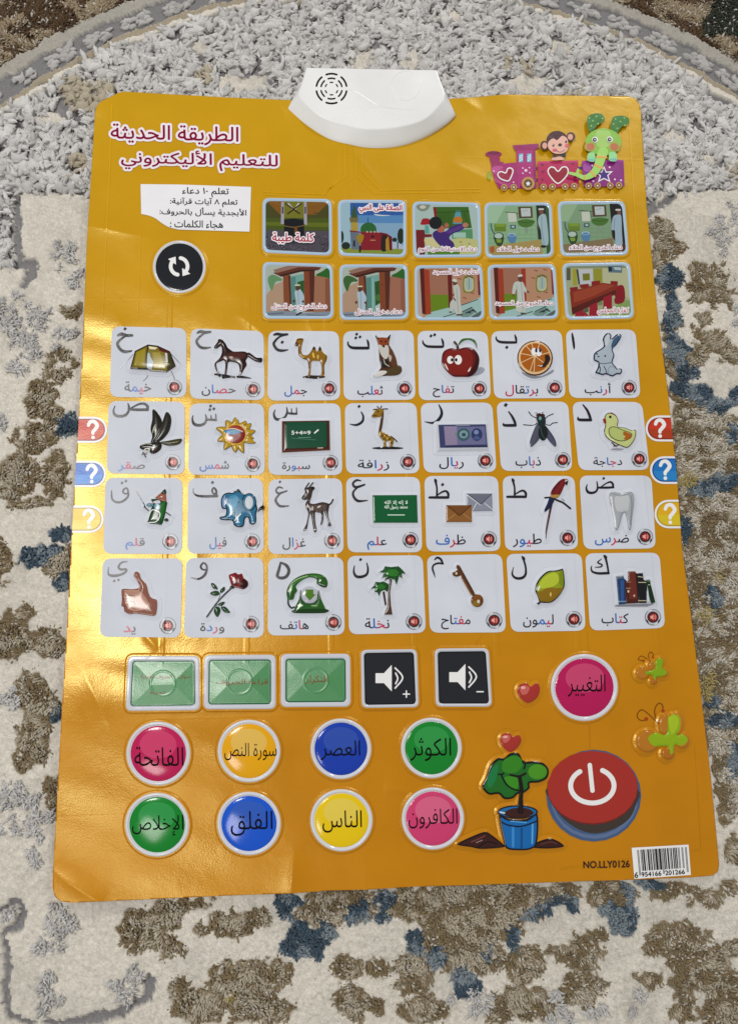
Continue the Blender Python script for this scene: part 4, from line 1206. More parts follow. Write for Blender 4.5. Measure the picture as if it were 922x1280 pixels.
p = cpic((2, 2), 0.0017)
for i, (tx, ty) in enumerate(((565, 225), (690, 265), (750, 295), (800, 380), (780, 465), (800, 520), (665, 640), (570, 632), (440, 600), (362, 500), (345, 350), (458, 262))):
    a = math.atan2(ty - 425, tx - 570); bx, by = 570 + 118 * math.cos(a), 425 + 108 * math.sin(a)
    nx, ny = -math.sin(a) * 44, math.cos(a) * 44
    mx, my = (bx + tx) / 2 + ny * 0.25, (by + ty) / 2 - nx * 0.25
    p.o('b8941c', '6a5010', 7, [bx + nx, by + ny, mx + nx * 0.8, my + ny * 0.8, tx, ty, mx - nx * 0.6, my - ny * 0.6, bx - nx, by - ny])
p.e('c89a28', 565, 425, 140, 125).e('7e1f16', 575, 425, 108, 104).p('a03a2c', [500, 345, 580, 330, 650, 360, 660, 390, 580, 370])
p.p('2a7aa8', [435, 385, 500, 370, 580, 375, 650, 395, 570, 422, 540, 428, 480, 422]).l('e8d0b0', 10, [470, 366, 560, 362, 655, 396]).e('e8d8d8', 520, 466, 26, 16)
done(p, (2, 2))

p = cpic((2, 3), 0.0020, rise=8.0)
p.P('5e2c1a', [190, 270, 735, 262, 742, 605, 190, 632]).P('3a1a10', [215, 280, 720, 274, 725, 588, 218, 606]).P('0f4a32', [230, 285, 705, 280, 705, 572, 230, 588])
p.t('e8e8e8', '5+4=9', 300, 385, 518, 428, 0.15).l('eeeeee', 16, [565, 410, 605, 375]).l('7aa090', 6, [380, 465, 520, 460]).l('c8b8a8', 10, [600, 582, 660, 580]).l('5a8a78', 5, [300, 470, 580, 490])
done(p, (2, 3))

p = cpic((2, 4))
p.e('1c1a1c', 520, 575, 182, 16, 0, True)
p.p('8e6c1a', [330, 215, 360, 170, 390, 130, 440, 125, 470, 140, 468, 250, 440, 370, 500, 410, 570, 450, 590, 490, 570, 560, 540, 560, 530, 500, 500, 510, 500, 560, 470, 560, 465, 500, 425, 450, 410, 400, 425, 330, 440, 230, 400, 225, 360, 230])
p.p('4e321a', [440, 230, 470, 150, 466, 260, 445, 375, 415, 380, 428, 300]).l('2a2018', 13, [355, 135, 400, 132]).l('2a2018', 12, [398, 100, 420, 125]).l('2a2018', 12, [446, 95, 435, 122]).l('2a2018', 13, [462, 130, 515, 128]).l('3a2a14', 15, [555, 445, 600, 480, 622, 505])
for q in ((455, 440, 16, 10), (500, 430, 14, 10), (540, 475, 16, 12), (475, 480, 12, 14), (560, 520, 9, 14), (430, 410, 9, 9)): p.e('5a3c10', *q)
p.e('1c140c', 405, 160, 9, 8).l('3a2810', 7, [340, 212, 390, 205]).p('e8c860', [475, 430, 490, 440, 480, 455]).p('e0c060', [425, 395, 438, 410, 430, 425]).p('d8b850', [505, 460, 525, 470, 510, 485])
done(p, (2, 4))

p = cpic((2, 5), 0.0015, rise=6.0)
p.P('c2c6cf', [215, 305, 785, 300, 805, 605, 220, 612]).P('39406a', [232, 312, 775, 305, 798, 572, 250, 578]).P('8d80a0', [295, 330, 440, 330, 450, 545, 312, 550]).P('6a6c94', [440, 340, 765, 332, 782, 540, 450, 545])
for k in range(8): p.l('a89ab4', 5, [300 + k * 2, 350 + k * 24, 445, 346 + k * 24])
p.P('5e8088', [420, 425, 520, 340, 610, 420, 525, 500]).e('3a5a66', 520, 425, 72, 72).e('7a9a9c', 520, 425, 50, 46).e('2f4a6a', 522, 428, 24, 22).e('2c3868', 672, 425, 62, 72).e('7a88b0', 665, 400, 28, 26).p('4a5888', [630, 480, 670, 440, 715, 480])
p.l('2a3058', 14, [320, 562, 790, 556]).l('9aa0bc', 8, [430, 328, 590, 322])
done(p, (2, 5))

p = cpic((2, 6), 0.0016)
for q in ([505, 235, 450, 200, 415, 155], [510, 285, 470, 312, 355, 305], [600, 245, 640, 205, 700, 180], [610, 305, 660, 312, 690, 288, 745, 280]): p.l('1a1a1e', 10, q, True)
p.l('1a1a1e', 6, [520, 182, 490, 170]).l('1a1a1e', 6, [560, 180, 577, 163])
p.p('4a4c5e', [505, 300, 430, 480, 430, 555, 460, 555, 540, 460, 540, 330]).p('42445a', [600, 320, 700, 450, 730, 540, 705, 560, 640, 490, 600, 420])
for q in ([510, 320, 440, 540], [530, 340, 455, 550], [600, 330, 715, 550], [610, 400, 700, 545]): p.l('6a6c80', 5, q)
p.e('141c1c', 575, 400, 55, 95).p('1c2a2c', [500, 210, 545, 180, 595, 210, 605, 300, 560, 330, 510, 300]).e('2a1a1a', 545, 205, 50, 28).e('6aa0a0', 540, 240, 16, 22).l('34504c', 10, [545, 340, 560, 420, 590, 470]).e('4a2020', 508, 205, 14, 18).e('4a2020', 585, 208, 12, 18)
done(p, (2, 6))

p = cpic((2, 7), 0.0019)
p.e('9a9ca4', 540, 590, 75, 13, 0, True)
p.l('3a2018', 15, [470, 515, 520, 560]).l('3a2018', 12, [490, 556, 545, 545])
p.o('c4cc86', '2a2a14', 9, [385, 250, 400, 195, 450, 170, 510, 195, 545, 260, 540, 330, 620, 345, 700, 375, 745, 370, 745, 440, 715, 510, 650, 575, 560, 550, 480, 510, 410, 460, 380, 390, 395, 320])
p.p('6a2018', [425, 187, 460, 168, 510, 195, 522, 218, 470, 190]).p('8a2018', [365, 252, 395, 240, 405, 297, 385, 297]).o('b2c072', '2a2a14', 8, [440, 350, 500, 335, 590, 370, 690, 410, 690, 460, 620, 500, 540, 500, 460, 460, 430, 400])
p.p('aa5c14', [600, 392, 640, 402, 695, 430, 685, 455, 640, 488, 602, 478, 622, 450, 597, 430]).e('101010', 448, 225, 15, 16).l('e8ecb8', 12, [410, 430, 450, 475, 490, 495])
done(p, (2, 7))

p = cpic((3, 1), 0.0019)
p.l('2a2228', 10, [390, 180, 490, 345, 500, 380], True)
p.l('1a2a1a', 15, [490, 370, 540, 412]).l('1a2a1a', 14, [735, 430, 790, 465]).e('1a2a14', 745, 520, 25, 20)
p.p('0f4018', [575, 280, 740, 300, 745, 380, 700, 560, 640, 570, 530, 545, 560, 420, 590, 330]).p('1c6a24', [690, 330, 730, 320, 725, 400, 690, 540, 680, 430]).P('9a5a48', [612, 268, 690, 200, 738, 190, 748, 312, 690, 300]).p('0f3014', [688, 208, 730, 165, 744, 212, 715, 228])
p.p('ccd0dc', [595, 312, 660, 295, 678, 330, 612, 332]).e('5a8a9a', 555, 348, 38, 22).e('6a98aa', 640, 368, 36, 38).e('b8c8d0', 650, 385, 22, 22).l('eeeeee', 11, [530, 530, 575, 412, 640, 420, 675, 450, 660, 510, 620, 545, 545, 550]).e('a02828', 605, 333, 12, 7).l('eeeeee', 6, [580, 515, 605, 495])
done(p, (3, 1))

p = cpic((3, 2), 0.0023)
p.p('101418', [850, 430, 870, 380, 918, 350, 918, 395, 880, 410])
p.o('2f7296', '10202e', 14, [440, 260, 470, 220, 520, 205, 560, 210, 610, 190, 660, 195, 700, 230, 760, 220, 820, 250, 835, 330, 850, 400, 835, 450, 835, 540, 800, 575, 760, 560, 745, 500, 710, 500, 690, 590, 630, 605, 580, 580, 560, 530, 480, 525, 425, 515, 420, 485, 480, 470, 490, 400, 445, 390, 430, 320])
p.e('10202e', 755, 318, 82, 106).e('2f7296', 755, 318, 70, 94).e('cdd2da', 755, 322, 46, 74).p('7a9cc8', [447, 290, 470, 252, 490, 242, 482, 372, 452, 365]).l('10202e', 9, [495, 235, 485, 300, 500, 400]).p('16303e', [575, 185, 600, 190, 625, 165, 652, 190, 600, 205])
p.p('4a90b4', [530, 260, 600, 240, 640, 300, 600, 380, 540, 420, 520, 340]).e('10202e', 500, 320, 8, 12).e('10202e', 635, 318, 8, 12).l('e8e8ec', 13, [590, 530, 660, 455]).l('10202e', 12, [585, 435, 590, 490]).e('a8c8e0', 800, 550, 18, 9).e('a8c8e0', 625, 552, 28, 9)
done(p, (3, 2))

p = cpic((3, 3), 0.0018)
p.p('3c322e', [415, 265, 455, 205, 450, 160, 500, 140, 560, 140, 540, 200, 530, 250, 510, 320, 560, 335, 650, 315, 720, 330, 735, 350, 720, 450, 740, 540, 755, 570, 745, 595, 715, 585, 720, 540, 680, 440, 665, 420, 670, 480, 655, 560, 630, 575, 640, 520, 640, 450, 600, 435, 570, 440, 575, 560, 590, 640, 560, 660, 540, 560, 520, 450, 500, 500, 480, 610, 460, 640, 435, 635, 470, 560, 490, 440, 465, 380, 460, 330, 480, 290, 440, 290])
p.l('2a2422', 15, [455, 160, 500, 95]).l('2a2422', 15, [500, 150, 545, 92]).e('1c1816', 545, 155, 22, 20).l('2a2420', 18, [720, 350, 755, 325, 775, 285]).p('5a4a42', [500, 350, 600, 350, 690, 345, 690, 400, 600, 420, 520, 400])
p.e('c8c0bc', 540, 390, 10, 26).e('d0c8c4', 615, 370, 24, 10, -30).e('c8c0bc', 475, 370, 8, 20).e('b0a8a4', 462, 232, 9, 20, 30).e('d0c8c4', 455, 632, 10, 7).e('d0c8c4', 570, 632, 14, 8).l('b8b0ac', 7, [690, 420, 715, 500, 735, 560])
done(p, (3, 3))

p = cpic((3, 4), 0.0015, rise=5.0)
p.P('0c5a30', [325, 235, 835, 232, 845, 552, 335, 552])
p.t('d8e8dc', 'لا إله إلا الله', 462, 296, 726, 352, 0.12).t('d8e8dc', 'محمد رسول الله', 462, 345, 726, 402, 0.12).l('d0e4d8', 11, [500, 464, 690, 464])
done(p, (3, 4))

p = cpic((3, 5), 0.0015, rise=4.0)
p.P('8a90a0', [525, 215, 820, 215, 825, 415, 600, 420, 530, 350]).P('6c7080', [530, 218, 815, 218, 690, 345]).l('e6e8ee', 8, [532, 232, 690, 350]).l('34384a', 8, [540, 222, 690, 342, 815, 222], smooth=False).l('e6e8ee', 7, [600, 405, 640, 332]).l('e6e8ee', 7, [735, 330, 820, 398])
p.P('8c5c2c', [295, 350, 585, 350, 590, 545, 295, 545]).P('74461e', [300, 353, 582, 353, 445, 470]).l('3a2410', 9, [302, 355, 445, 472, 582, 355], smooth=False).l('b88a50', 7, [310, 520, 400, 452]).l('b88a50', 7, [490, 452, 580, 520])
done(p, (3, 5))

p = cpic((3, 6))
p.l('15171c', 22, [540, 262, 620, 262, 660, 285, 740, 315, 800, 360, 830, 385], True).l('2a2c34', 6, [730, 272, 765, 300], True)
p.p('3a1420', [600, 330, 630, 290, 600, 440, 560, 640, 545, 745, 540, 640, 570, 460]).p('1c2244', [590, 260, 650, 270, 600, 370, 540, 425, 525, 410, 560, 330])
p.p('72161a', [610, 180, 660, 110, 720, 55, 780, 45, 800, 80, 760, 120, 720, 210, 670, 270, 600, 240]).p('b08a40', [600, 237, 660, 230, 702, 233, 670, 268, 605, 258]).l('3a1018', 11, [620, 195, 660, 130, 700, 92]).l('8a2a2a', 10, [660, 200, 700, 150, 730, 90])
p.e('d8d0c8', 775, 75, 19, 15).p('1a1c20', [765, 82, 797, 77, 785, 125, 770, 110]).e('101010', 760, 70, 6, 6).l('8a4a50', 6, [580, 430, 555, 600])
done(p, (3, 6))

p = cpic((3, 7), 0.0023)
p.o('a8aeb4', '7a8088', 6, [370, 230, 400, 200, 450, 205, 500, 215, 560, 205, 610, 195, 645, 230, 650, 330, 630, 480, 615, 620, 590, 625, 575, 540, 555, 450, 535, 435, 510, 460, 490, 560, 460, 630, 435, 620, 425, 500, 400, 400, 375, 310])
p.p('c2c6ca', [430, 255, 580, 245, 585, 380, 560, 420, 500, 430, 440, 400]).l('e0e2e6', 15, [388, 260, 402, 380, 428, 500, 436, 600]).l('868c92', 12, [605, 240, 622, 350, 605, 580]).l('868c94', 8, [395, 215, 440, 235, 500, 246, 560, 232, 610, 212]).l('9aa0a6', 10, [490, 540, 515, 450, 540, 425])
done(p, (3, 7))

p = cpic((4, 1), 0.0020, rise=12.0)
p.p('8c5a4a', [430, 200, 455, 182, 490, 200, 510, 260, 570, 330, 600, 440, 640, 490, 692, 515, 690, 640, 660, 690, 560, 680, 440, 665, 380, 672, 320, 640, 310, 590, 285, 570, 290, 500, 285, 400, 310, 380, 400, 385, 470, 375, 490, 350, 460, 280, 430, 240])
p.p('b28472', [330, 410, 480, 400, 560, 470, 590, 540, 560, 600, 450, 625, 370, 590, 330, 500]).l('543028', 9, [330, 455, 430, 460, 435, 500]).l('543028', 9, [330, 530, 430, 530, 440, 570]).l('7a4a3e', 7, [335, 590, 420, 600, 450, 620])
p.l('c89a8a', 11, [320, 402, 400, 405, 480, 400, 500, 330]).l('c89a8a', 10, [440, 205, 450, 250, 480, 290]).l('c89a8a', 11, [600, 540, 570, 600, 450, 630, 360, 590, 322, 470]).l('b88474', 10, [385, 470, 440, 500, 490, 550]).l('5a342a', 7, [300, 490, 320, 500]).l('5a342a', 7, [290, 575, 330, 585])
done(p, (4, 1))

p = cpic((4, 2), 0.0017)
p.l('14201a', 20, [545, 375, 400, 520, 270, 700]).l('1c3a20', 8, [415, 430, 418, 460, 400, 500]).l('1c3a20', 8, [345, 590, 400, 560, 440, 580])
p.p('74141a', [520, 225, 560, 205, 600, 195, 630, 215, 670, 205, 690, 255, 735, 290, 740, 345, 690, 385, 620, 370, 560, 350, 535, 290]).p('2c0508', [690, 262, 735, 302, 730, 360, 655, 380, 660, 320]).p('96242a', [530, 230, 570, 220, 560, 300, 540, 280]).l('2c0508', 11, [560, 250, 600, 300, 590, 340]).l('2c0508', 11, [630, 240, 640, 300, 610, 330])
p.e('d0aaa4', 575, 270, 10, 20).e('d8b8b4', 632, 290, 6, 24).p('14301c', [530, 372, 550, 342, 590, 367, 560, 380])
for q in ([318, 315, 360, 325, 395, 385, 350, 380, 325, 350], [305, 432, 350, 405, 405, 410, 405, 450, 350, 460], [470, 355, 475, 395, 430, 430, 420, 400, 440, 375], [400, 555, 430, 535, 475, 530, 450, 570, 410, 575], [350, 620, 370, 585, 410, 590, 425, 640, 390, 705, 355, 660], [430, 590, 480, 585, 515, 620, 535, 655, 480, 655, 450, 630]): p.p('1e3e22', q)
p.e('9ab89a', 345, 350, 6, 12).e('9ab89a', 370, 610, 6, 10).l('3a6a3a', 5, [320, 432, 395, 430]).l('3a6a3a', 5, [380, 600, 390, 690]).l('3a6a3a', 5, [445, 600, 525, 650])
done(p, (4, 2))

p = cpic((4, 3), 0.0022)
p.l('15201a', 20, [260, 500, 265, 560, 300, 600, 330, 590]).e('b8bcc6', 505, 450, 102, 98)
p.p('245a1e', [400, 400, 385, 500, 340, 590, 330, 640, 350, 660, 660, 660, 690, 640, 685, 600, 640, 500, 610, 400, 600, 490, 540, 545, 470, 545, 415, 490]).p('123a10', [332, 622, 690, 612, 685, 655, 350, 660]).l('1a2a30', 10, [405, 400, 412, 490, 450, 540, 520, 552, 588, 520, 608, 400])
p.p('24571c', [250, 480, 245, 400, 290, 310, 380, 240, 500, 205, 620, 210, 690, 250, 715, 310, 700, 360, 650, 350, 590, 320, 585, 270, 500, 250, 410, 290, 350, 350, 365, 400, 340, 440, 320, 500, 270, 505]).l('3a7a2c', 18, [300, 400, 340, 320, 430, 262, 520, 230, 640, 240]).l('b0cc9c', 9, [272, 410, 300, 322, 380, 265, 480, 232]).p('102c0e', [590, 318, 700, 360, 650, 362])
p.P('4c7a1c', [460, 390, 550, 390, 550, 445, 578, 445, 510, 515, 445, 445, 460, 445]).e('d0e0c0', 400, 572, 32, 14).e('c8d8b8', 268, 405, 8, 16).e('88b070', 560, 575, 40, 8)
done(p, (4, 3))

p = cpic((4, 4), 0.0018)
p.P('4a3020', [500, 295, 532, 295, 508, 450, 518, 600, 535, 705, 442, 705, 480, 600, 485, 450]).P('42281a', [420, 440, 445, 436, 468, 590, 448, 600]).l('6a4a34', 8, [512, 320, 495, 460, 500, 690])
p.P('184a1c', [380, 215, 430, 190, 450, 148, 520, 158, 605, 148, 640, 180, 690, 235, 640, 225, 650, 292, 612, 255, 602, 300, 582, 365, 560, 305, 520, 290, 470, 302, 440, 322, 460, 270, 412, 282, 440, 225])
p.P('184a1c', [285, 407, 325, 370, 340, 328, 400, 332, 430, 320, 480, 345, 502, 372, 482, 445, 440, 420, 400, 440, 385, 495, 362, 450, 328, 442, 340, 400])
p.p('2f7a2a', [470, 200, 540, 185, 600, 210, 590, 260, 520, 262, 470, 240]).p('2a7024', [355, 380, 400, 355, 450, 375, 440, 405, 390, 415])
for q in ([520, 210, 400, 212], [520, 210, 470, 160], [540, 210, 590, 158], [550, 215, 670, 232], [560, 230, 640, 280], [540, 250, 580, 345], [480, 250, 420, 275]): p.l('2c6e28', 7, q)
p.e('c8e0c8', 475, 235, 11, 11).e('c8e0c8', 355, 380, 9, 8)
done(p, (4, 4))

p = cpic((4, 5), 0.0018)
p.l('5a3010', 42, [365, 172, 430, 290, 540, 490], smooth=False).p('5a3414', [330, 230, 370, 208, 405, 262, 350, 288, 308, 272, 300, 242]).e('6a3a14', 585, 562, 72, 75).e('8a6a1a', 575, 592, 46, 36).e('7a4a1c', 585, 530, 50, 34).e('d8d2c4', 598, 572, 16, 20).e('d0c8b8', 345, 250, 12, 16).l('a87848', 9, [400, 292, 512, 492]).l('3a1c08', 7, [385, 170, 550, 470])
done(p, (4, 5))

p = cpic((4, 6), 0.0024)
p.o('8f9c1e', '141608', 16, [345, 590, 372, 572, 350, 500, 328, 450, 340, 370, 390, 290, 470, 225, 560, 215, 610, 205, 640, 195, 655, 230, 665, 320, 660, 410, 600, 510, 520, 580, 440, 590, 390, 587, 370, 610])
p.p('8a6a10', [350, 470, 400, 452, 470, 412, 560, 420, 645, 420, 595, 500, 515, 568, 440, 576, 385, 560]).p('b4c436', [368, 385, 430, 290, 550, 240, 600, 320, 540, 395, 400, 425]).p('7c8c14', [600, 240, 640, 220, 650, 330, 640, 400, 600, 360]).e('e8e8c8', 365, 420, 11, 32, 20).e('e8c878', 500, 492, 8, 26)
done(p, (4, 6))

p = cpic((4, 7), 0.0018, rise=4.0)
p.P('8a8e98', [330, 627, 790, 612, 700, 650, 330, 650], True)
p.P('1c3a66', [335, 300, 415, 290, 430, 330, 450, 345, 445, 620, 365, 625]).P('5a6a80', [338, 302, 415, 292, 420, 325, 345, 335]).P('2c5490', [380, 350, 420, 345, 420, 600, 385, 605])
p.P('4a1c16', [430, 355, 470, 350, 470, 245, 550, 243, 585, 300, 590, 610, 445, 617]).P('6c2a1e', [475, 250, 550, 246, 572, 560, 482, 562]).P('15171a', [555, 265, 640, 262, 650, 340, 685, 370, 685, 608, 592, 610]).P('0e3018', [650, 345, 718, 338, 785, 600, 735, 615]).P('c4c8d0', [688, 400, 722, 600, 692, 603])
p.l('c8c0a0', 9, [582, 305, 640, 312]).l('c8c0a0', 9, [588, 372, 672, 372]).l('b8b090', 10, [590, 582, 682, 582]).l('6a8ab0', 16, [368, 592, 442, 590]).l('c0a890', 6, [446, 440, 495, 438]).e('d8d0b0', 470, 475, 10, 16).e('c8b8a0', 537, 525, 10, 14).l('d8d4c0', 8, [700, 400, 720, 400]).l('a89880', 6, [450, 370, 500, 368]).l('7a9a80', 6, [690, 360, 730, 355])
done(p, (4, 7))
# ------------------------------------------------------------------ story tiles in pale blue frames
TQ = [((324, 242), (30, 48, 845, 62, 850, 735, 30, 700)), ((418, 245), (28, 42, 835, 45, 835, 728, 35, 708)), ((510, 247), (35, 42, 835, 58, 850, 705, 45, 712)),
      ((600, 248), (32, 45, 825, 45, 850, 695, 45, 708)), ((690, 246), (42, 50, 835, 45, 885, 690, 80, 705)),
      ((324, 324), (30, 28, 855, 55, 868, 705, 35, 705)), ((418, 325), (45, 50, 850, 45, 862, 700, 50, 710)), ((512, 326), (40, 50, 840, 45, 868, 700, 50, 705)),
      ((604, 325), (30, 52, 830, 42, 870, 695, 55, 708)), ((698, 325), (20, 35, 825, 22, 872, 690, 65, 708))]
TLAB = ['tile showing a black cube building under an open book', 'tile showing a red mosque with a green dome', 'tile showing a child in purple sitting up in bed',
        'tile showing a man entering a green washroom', 'tile showing a man at the dark door of a washroom', 'tile showing a man walking out of a gateway',
        'tile showing a man beside a gateway', 'tile showing a man walking through red columns', 'tile showing a man standing between red columns',
        'tile showing a long red meeting table']
TCAP = [('كلمة طيبة', (155, 470, 630, 592)), ('الصلاة على النبي', (285, 110, 775, 205)), ('دعاء الاستيقاظ من النوم', (115, 575, 785, 645)),
        ('دعاء دخول الخلاء', (195, 565, 670, 632)), ('دعاء الخروج من الخلاء', (190, 565, 790, 640)), ('دعاء الخروج من المنزل', (145, 520, 775, 602)),
        ('دعاء دخول المنزل', (235, 575, 775, 640)), ('دعاء دخول المسجد', (265, 105, 785, 175)), ('دعاء الخروج من المسجد', (130, 478, 795, 550)), ('كفارة المجلس', (440, 555, 795, 630))]


def tile_scene(i, p):
    rnd = random.Random(i)
    if i == 0:
        p.P('4c4c1c', [0, 0, 922, 0, 922, 738, 0, 738]).P('8a5c1c', [60, 70, 840, 70, 660, 250, 240, 250]).P('4e5c18', [60, 290, 840, 290, 840, 430, 60, 430]).P('66741c', [60, 335, 840, 345, 840, 395, 60, 375])
        for k in range(6): p.l('9a6c24', 8, [400, 200, 90 + k * 140, 80])
        p.P('54505c', [60, 425, 840, 440, 840, 720, 60, 720]).P('7c7c24', [285, 90, 520, 90, 530, 290, 280, 290])
        p.P('b0acb8', [255, 105, 285, 105, 288, 360, 250, 360]).P('b0acb8', [515, 95, 545, 95, 552, 372, 515, 360]).P('4a4656', [262, 160, 280, 160, 280, 240, 262, 240]).P('4a4656', [522, 160, 540, 160, 540, 240, 522, 240])
        p.P('c8c4b4', [320, 125, 345, 115, 395, 180, 385, 200]).P('c8c4b4', [405, 185, 445, 115, 475, 125, 415, 200]).l('3a1c10', 15, [305, 125, 465, 240]).l('3a1c10', 15, [485, 125, 330, 240])
        p.P('10161c', [285, 308, 400, 295, 515, 312, 518, 500, 290, 500]).l('8a6a30', 9, [288, 380, 400, 396, 512, 376]).P('7a4a1c', [405, 402, 440, 402, 442, 482, 405, 482]).l('3a3a24', 6, [630, 232, 690, 234])
        for k in range(150): p.e(rnd.choice(['8a8698', '2c2a34', '75717e', '3c3a44', '6a4a4a']), rnd.uniform(85, 815), rnd.uniform(500, 700), rnd.uniform(5, 11), rnd.uniform(4, 7))
    elif i == 1:
        p.P('2f62b0', [0, 0, 922, 0, 922, 738, 0, 738]).P('5a92cc', [0, 230, 922, 230, 922, 400, 0, 400]).P('8ab2d2', [0, 320, 922, 320, 922, 738, 0, 738]).p('d8e4ee', [450, 215, 540, 225, 650, 230, 560, 238, 480, 232]).P('a4c8d8', [60, 65, 180, 65, 180, 560, 60, 560])
        p.p('b8c8dc', [640, 540, 760, 560, 800, 640, 640, 640]).P('8e9c3c', [60, 600, 840, 620, 840, 720, 60, 720])
        for q in ((762, 470, 40, 90), (690, 512, 28, 25), (130, 580, 50, 42), (82, 480, 24, 70)): p.e('1e301e', *q)
        p.l('1e301e', 12, [725, 540, 725, 612]).P('6a7888', [180, 415, 290, 440, 290, 625, 195, 622]).P('b8a040', [190, 300, 265, 300, 268, 410, 190, 405]).P('7a7040', [168, 258, 276, 258, 265, 312, 181, 312]).P('3a5a3a', [188, 258, 226, 95, 266, 258]).P('1c2430', [215, 520, 235, 520, 238, 590, 215, 590])
        p.l('8a1c2a', 16, [180, 412, 290, 425]).e('2c6a34', 390, 395, 92, 82).l('1c3a20', 7, [383, 260, 383, 320]).P('8e1c2a', [300, 420, 530, 428, 600, 440, 660, 480, 662, 632, 300, 632]).P('6a1420', [530, 428, 660, 480, 662, 632, 535, 632])
        p.p('2a1a1c', [535, 632, 540, 500, 575, 450, 610, 500, 600, 632]).P('b88a2a', [588, 510, 620, 470, 632, 632, 588, 632]).e('2a1014', 437, 475, 18, 14).l('d0a060', 9, [412, 518, 468, 518]).p('a8861a', [250, 470, 320, 450, 335, 490, 300, 560, 268, 530]).l('1c1a14', 20, [292, 590, 292, 650])
        for k in range(4): p.P('c0b4a0', [365 + k * 42, 412, 385 + k * 42, 412, 385 + k * 42, 432, 365 + k * 42, 432])
    elif i == 2:
        p.P('b4ccc8', [0, 0, 922, 0, 922, 738, 0, 738]).P('3c6c1c', [285, 115, 690, 115, 730, 360, 320, 365]).P('5aa0b0', [545, 160, 600, 160, 615, 310, 510, 310]).p('c87a28', [525, 245, 565, 225, 610, 240, 615, 290, 520, 290])
        for k in range(6): p.l('2a4c14', 7, [345 + k * 28, 185, 345 + k * 28, 340])
        p.l('2a4c14', 7, [330, 180, 700, 165]).l('2a4c14', 7, [640, 185, 690, 340]).P('8a1c24', [283, 120, 322, 120, 330, 235, 300, 235]).P('5a9a6a', [500, 380, 735, 370, 740, 490, 500, 480]).P('a8d0c0', [515, 410, 660, 410, 660, 470, 515, 470])
        p.p('a81c24', [148, 285, 170, 250, 240, 255, 252, 310, 145, 320]).P('58b0a8', [190, 328, 230, 328, 242, 420, 190, 420]).P('7a1c20', [85, 380, 185, 380, 190, 430, 270, 430, 270, 460, 185, 465, 190, 665, 130, 665, 95, 640])
        p.p('d8d49a', [190, 480, 300, 480, 380, 560, 300, 585, 200, 545]).p('c8cc8a', [510, 490, 680, 478, 810, 520, 830, 680, 540, 690, 500, 600]).P('5a8a2a', [220, 635, 590, 618, 590, 690, 230, 690])
        p.p('43287a', [280, 420, 330, 385, 420, 400, 500, 340, 620, 310, 645, 350, 600, 390, 500, 430, 470, 480, 520, 530, 520, 600, 390, 580, 300, 490]).p('5a3a90', [440, 400, 610, 330, 620, 355, 480, 420]).e('b86858', 372, 370, 45, 42).e('10181c', 312, 300, 74, 72).e('c08068', 655, 325, 34, 28).e('b86858', 440, 330, 24, 30)
        p.p('8a9486', [95, 90, 240, 85, 225, 140, 165, 165, 110, 140]).e('d8d4c0', 165, 118, 36, 20)
        for q in ((620, 560), (700, 540), (740, 600), (600, 520)): p.e('b89a40', q[0], q[1], 14, 10)
    elif i in (3, 4):
        d = 0 if i == 3 else 18
        p.P('92ba92' if i == 3 else '86a884', [0, 0, 922, 0, 922, 738, 0, 738]).P('a8ccac' if i == 3 else '9cbc94', [80, 70, 300, 70, 180, 290, 80, 290])
        for k in range(9): p.l('7ea682', 4, [90 + k * 70, 300, 90 + k * 70, 560])
        for k in range(5): p.l('7ea682', 4, [90, 320 + k * 50, 650, 320 + k * 50])
        p.P('b09a5c' if i == 3 else '8a7a5a', [90, 560, 480, 510, 690, 480, 720, 680, 90, 690])
        p.P('d0d8c8', [310 + d, 175 + d * .4, 405 + d, 170 + d * .4, 414 + d, 278 + d * .6, 320 + d, 282 + d * .6]).l('4a5a4a', 8, [285 + d, 165, 430 + d, 178]).l('4a5a4a', 6, [415 + d, 180, 430 + d, 250])
        p.P('5a4630', [430 + d, 105, 592 + d, 103, 600 + d, 232, 440 + d, 238]).P('c8d4d4', [460 + d, 122, 570 + d, 120, 577 + d, 215, 470 + d, 218]).l('8aa0a0', 6, [480 + d, 160, 540 + d, 140])
        p.p('4c7a30', [428 + d, 270, 520 + d, 248, 620 + d, 268, 590 + d, 320, 520 + d, 342, 450 + d, 320]).l('2c4a20', 6, [428 + d, 270, 520 + d, 290, 620 + d, 268]).P('90a090', [515 + d, 342, 540 + d, 342, 545 + d, 400, 518 + d, 405])
        p.P('6a8a2a', [160 + d, 300 + d * .7, 290 + d, 300 + d * .7, 290 + d, 388 + d * .7, 160 + d, 388 + d * .7]).P('84a438', [170 + d, 300 + d * .7, 282 + d, 300 + d * .7, 278 + d, 335 + d * .7, 172 + d, 335 + d * .7]).p('2c4a2a', [150 + d, 440, 262 + d, 440, 245 + d, 545, 190 + d, 550]).e('2c4a2a', 207 + d, 442, 58, 42).e('b8d0c4', 205 + d, 440, 46, 31).P('84a438', [175 + d, 480, 240 + d, 480, 235 + d, 520, 190 + d, 520])
        p.l('38586a', 11, [118 + d, 300, 130 + d, 370, 155 + d, 410]).p('5a88b8', [312 + d, 430, 405 + d, 430, 395 + d, 512, 332 + d, 512]).e('a8c8d8', 358 + d, 428, 48, 21).e('5a88b8', 358 + d, 432, 34, 12).P('38586a', [340 + d, 315, 402 + d, 315, 402 + d, 356, 340 + d, 356]).P('b8d0d8', [355 + d, 325, 388 + d, 325, 388 + d, 346, 355 + d, 346])
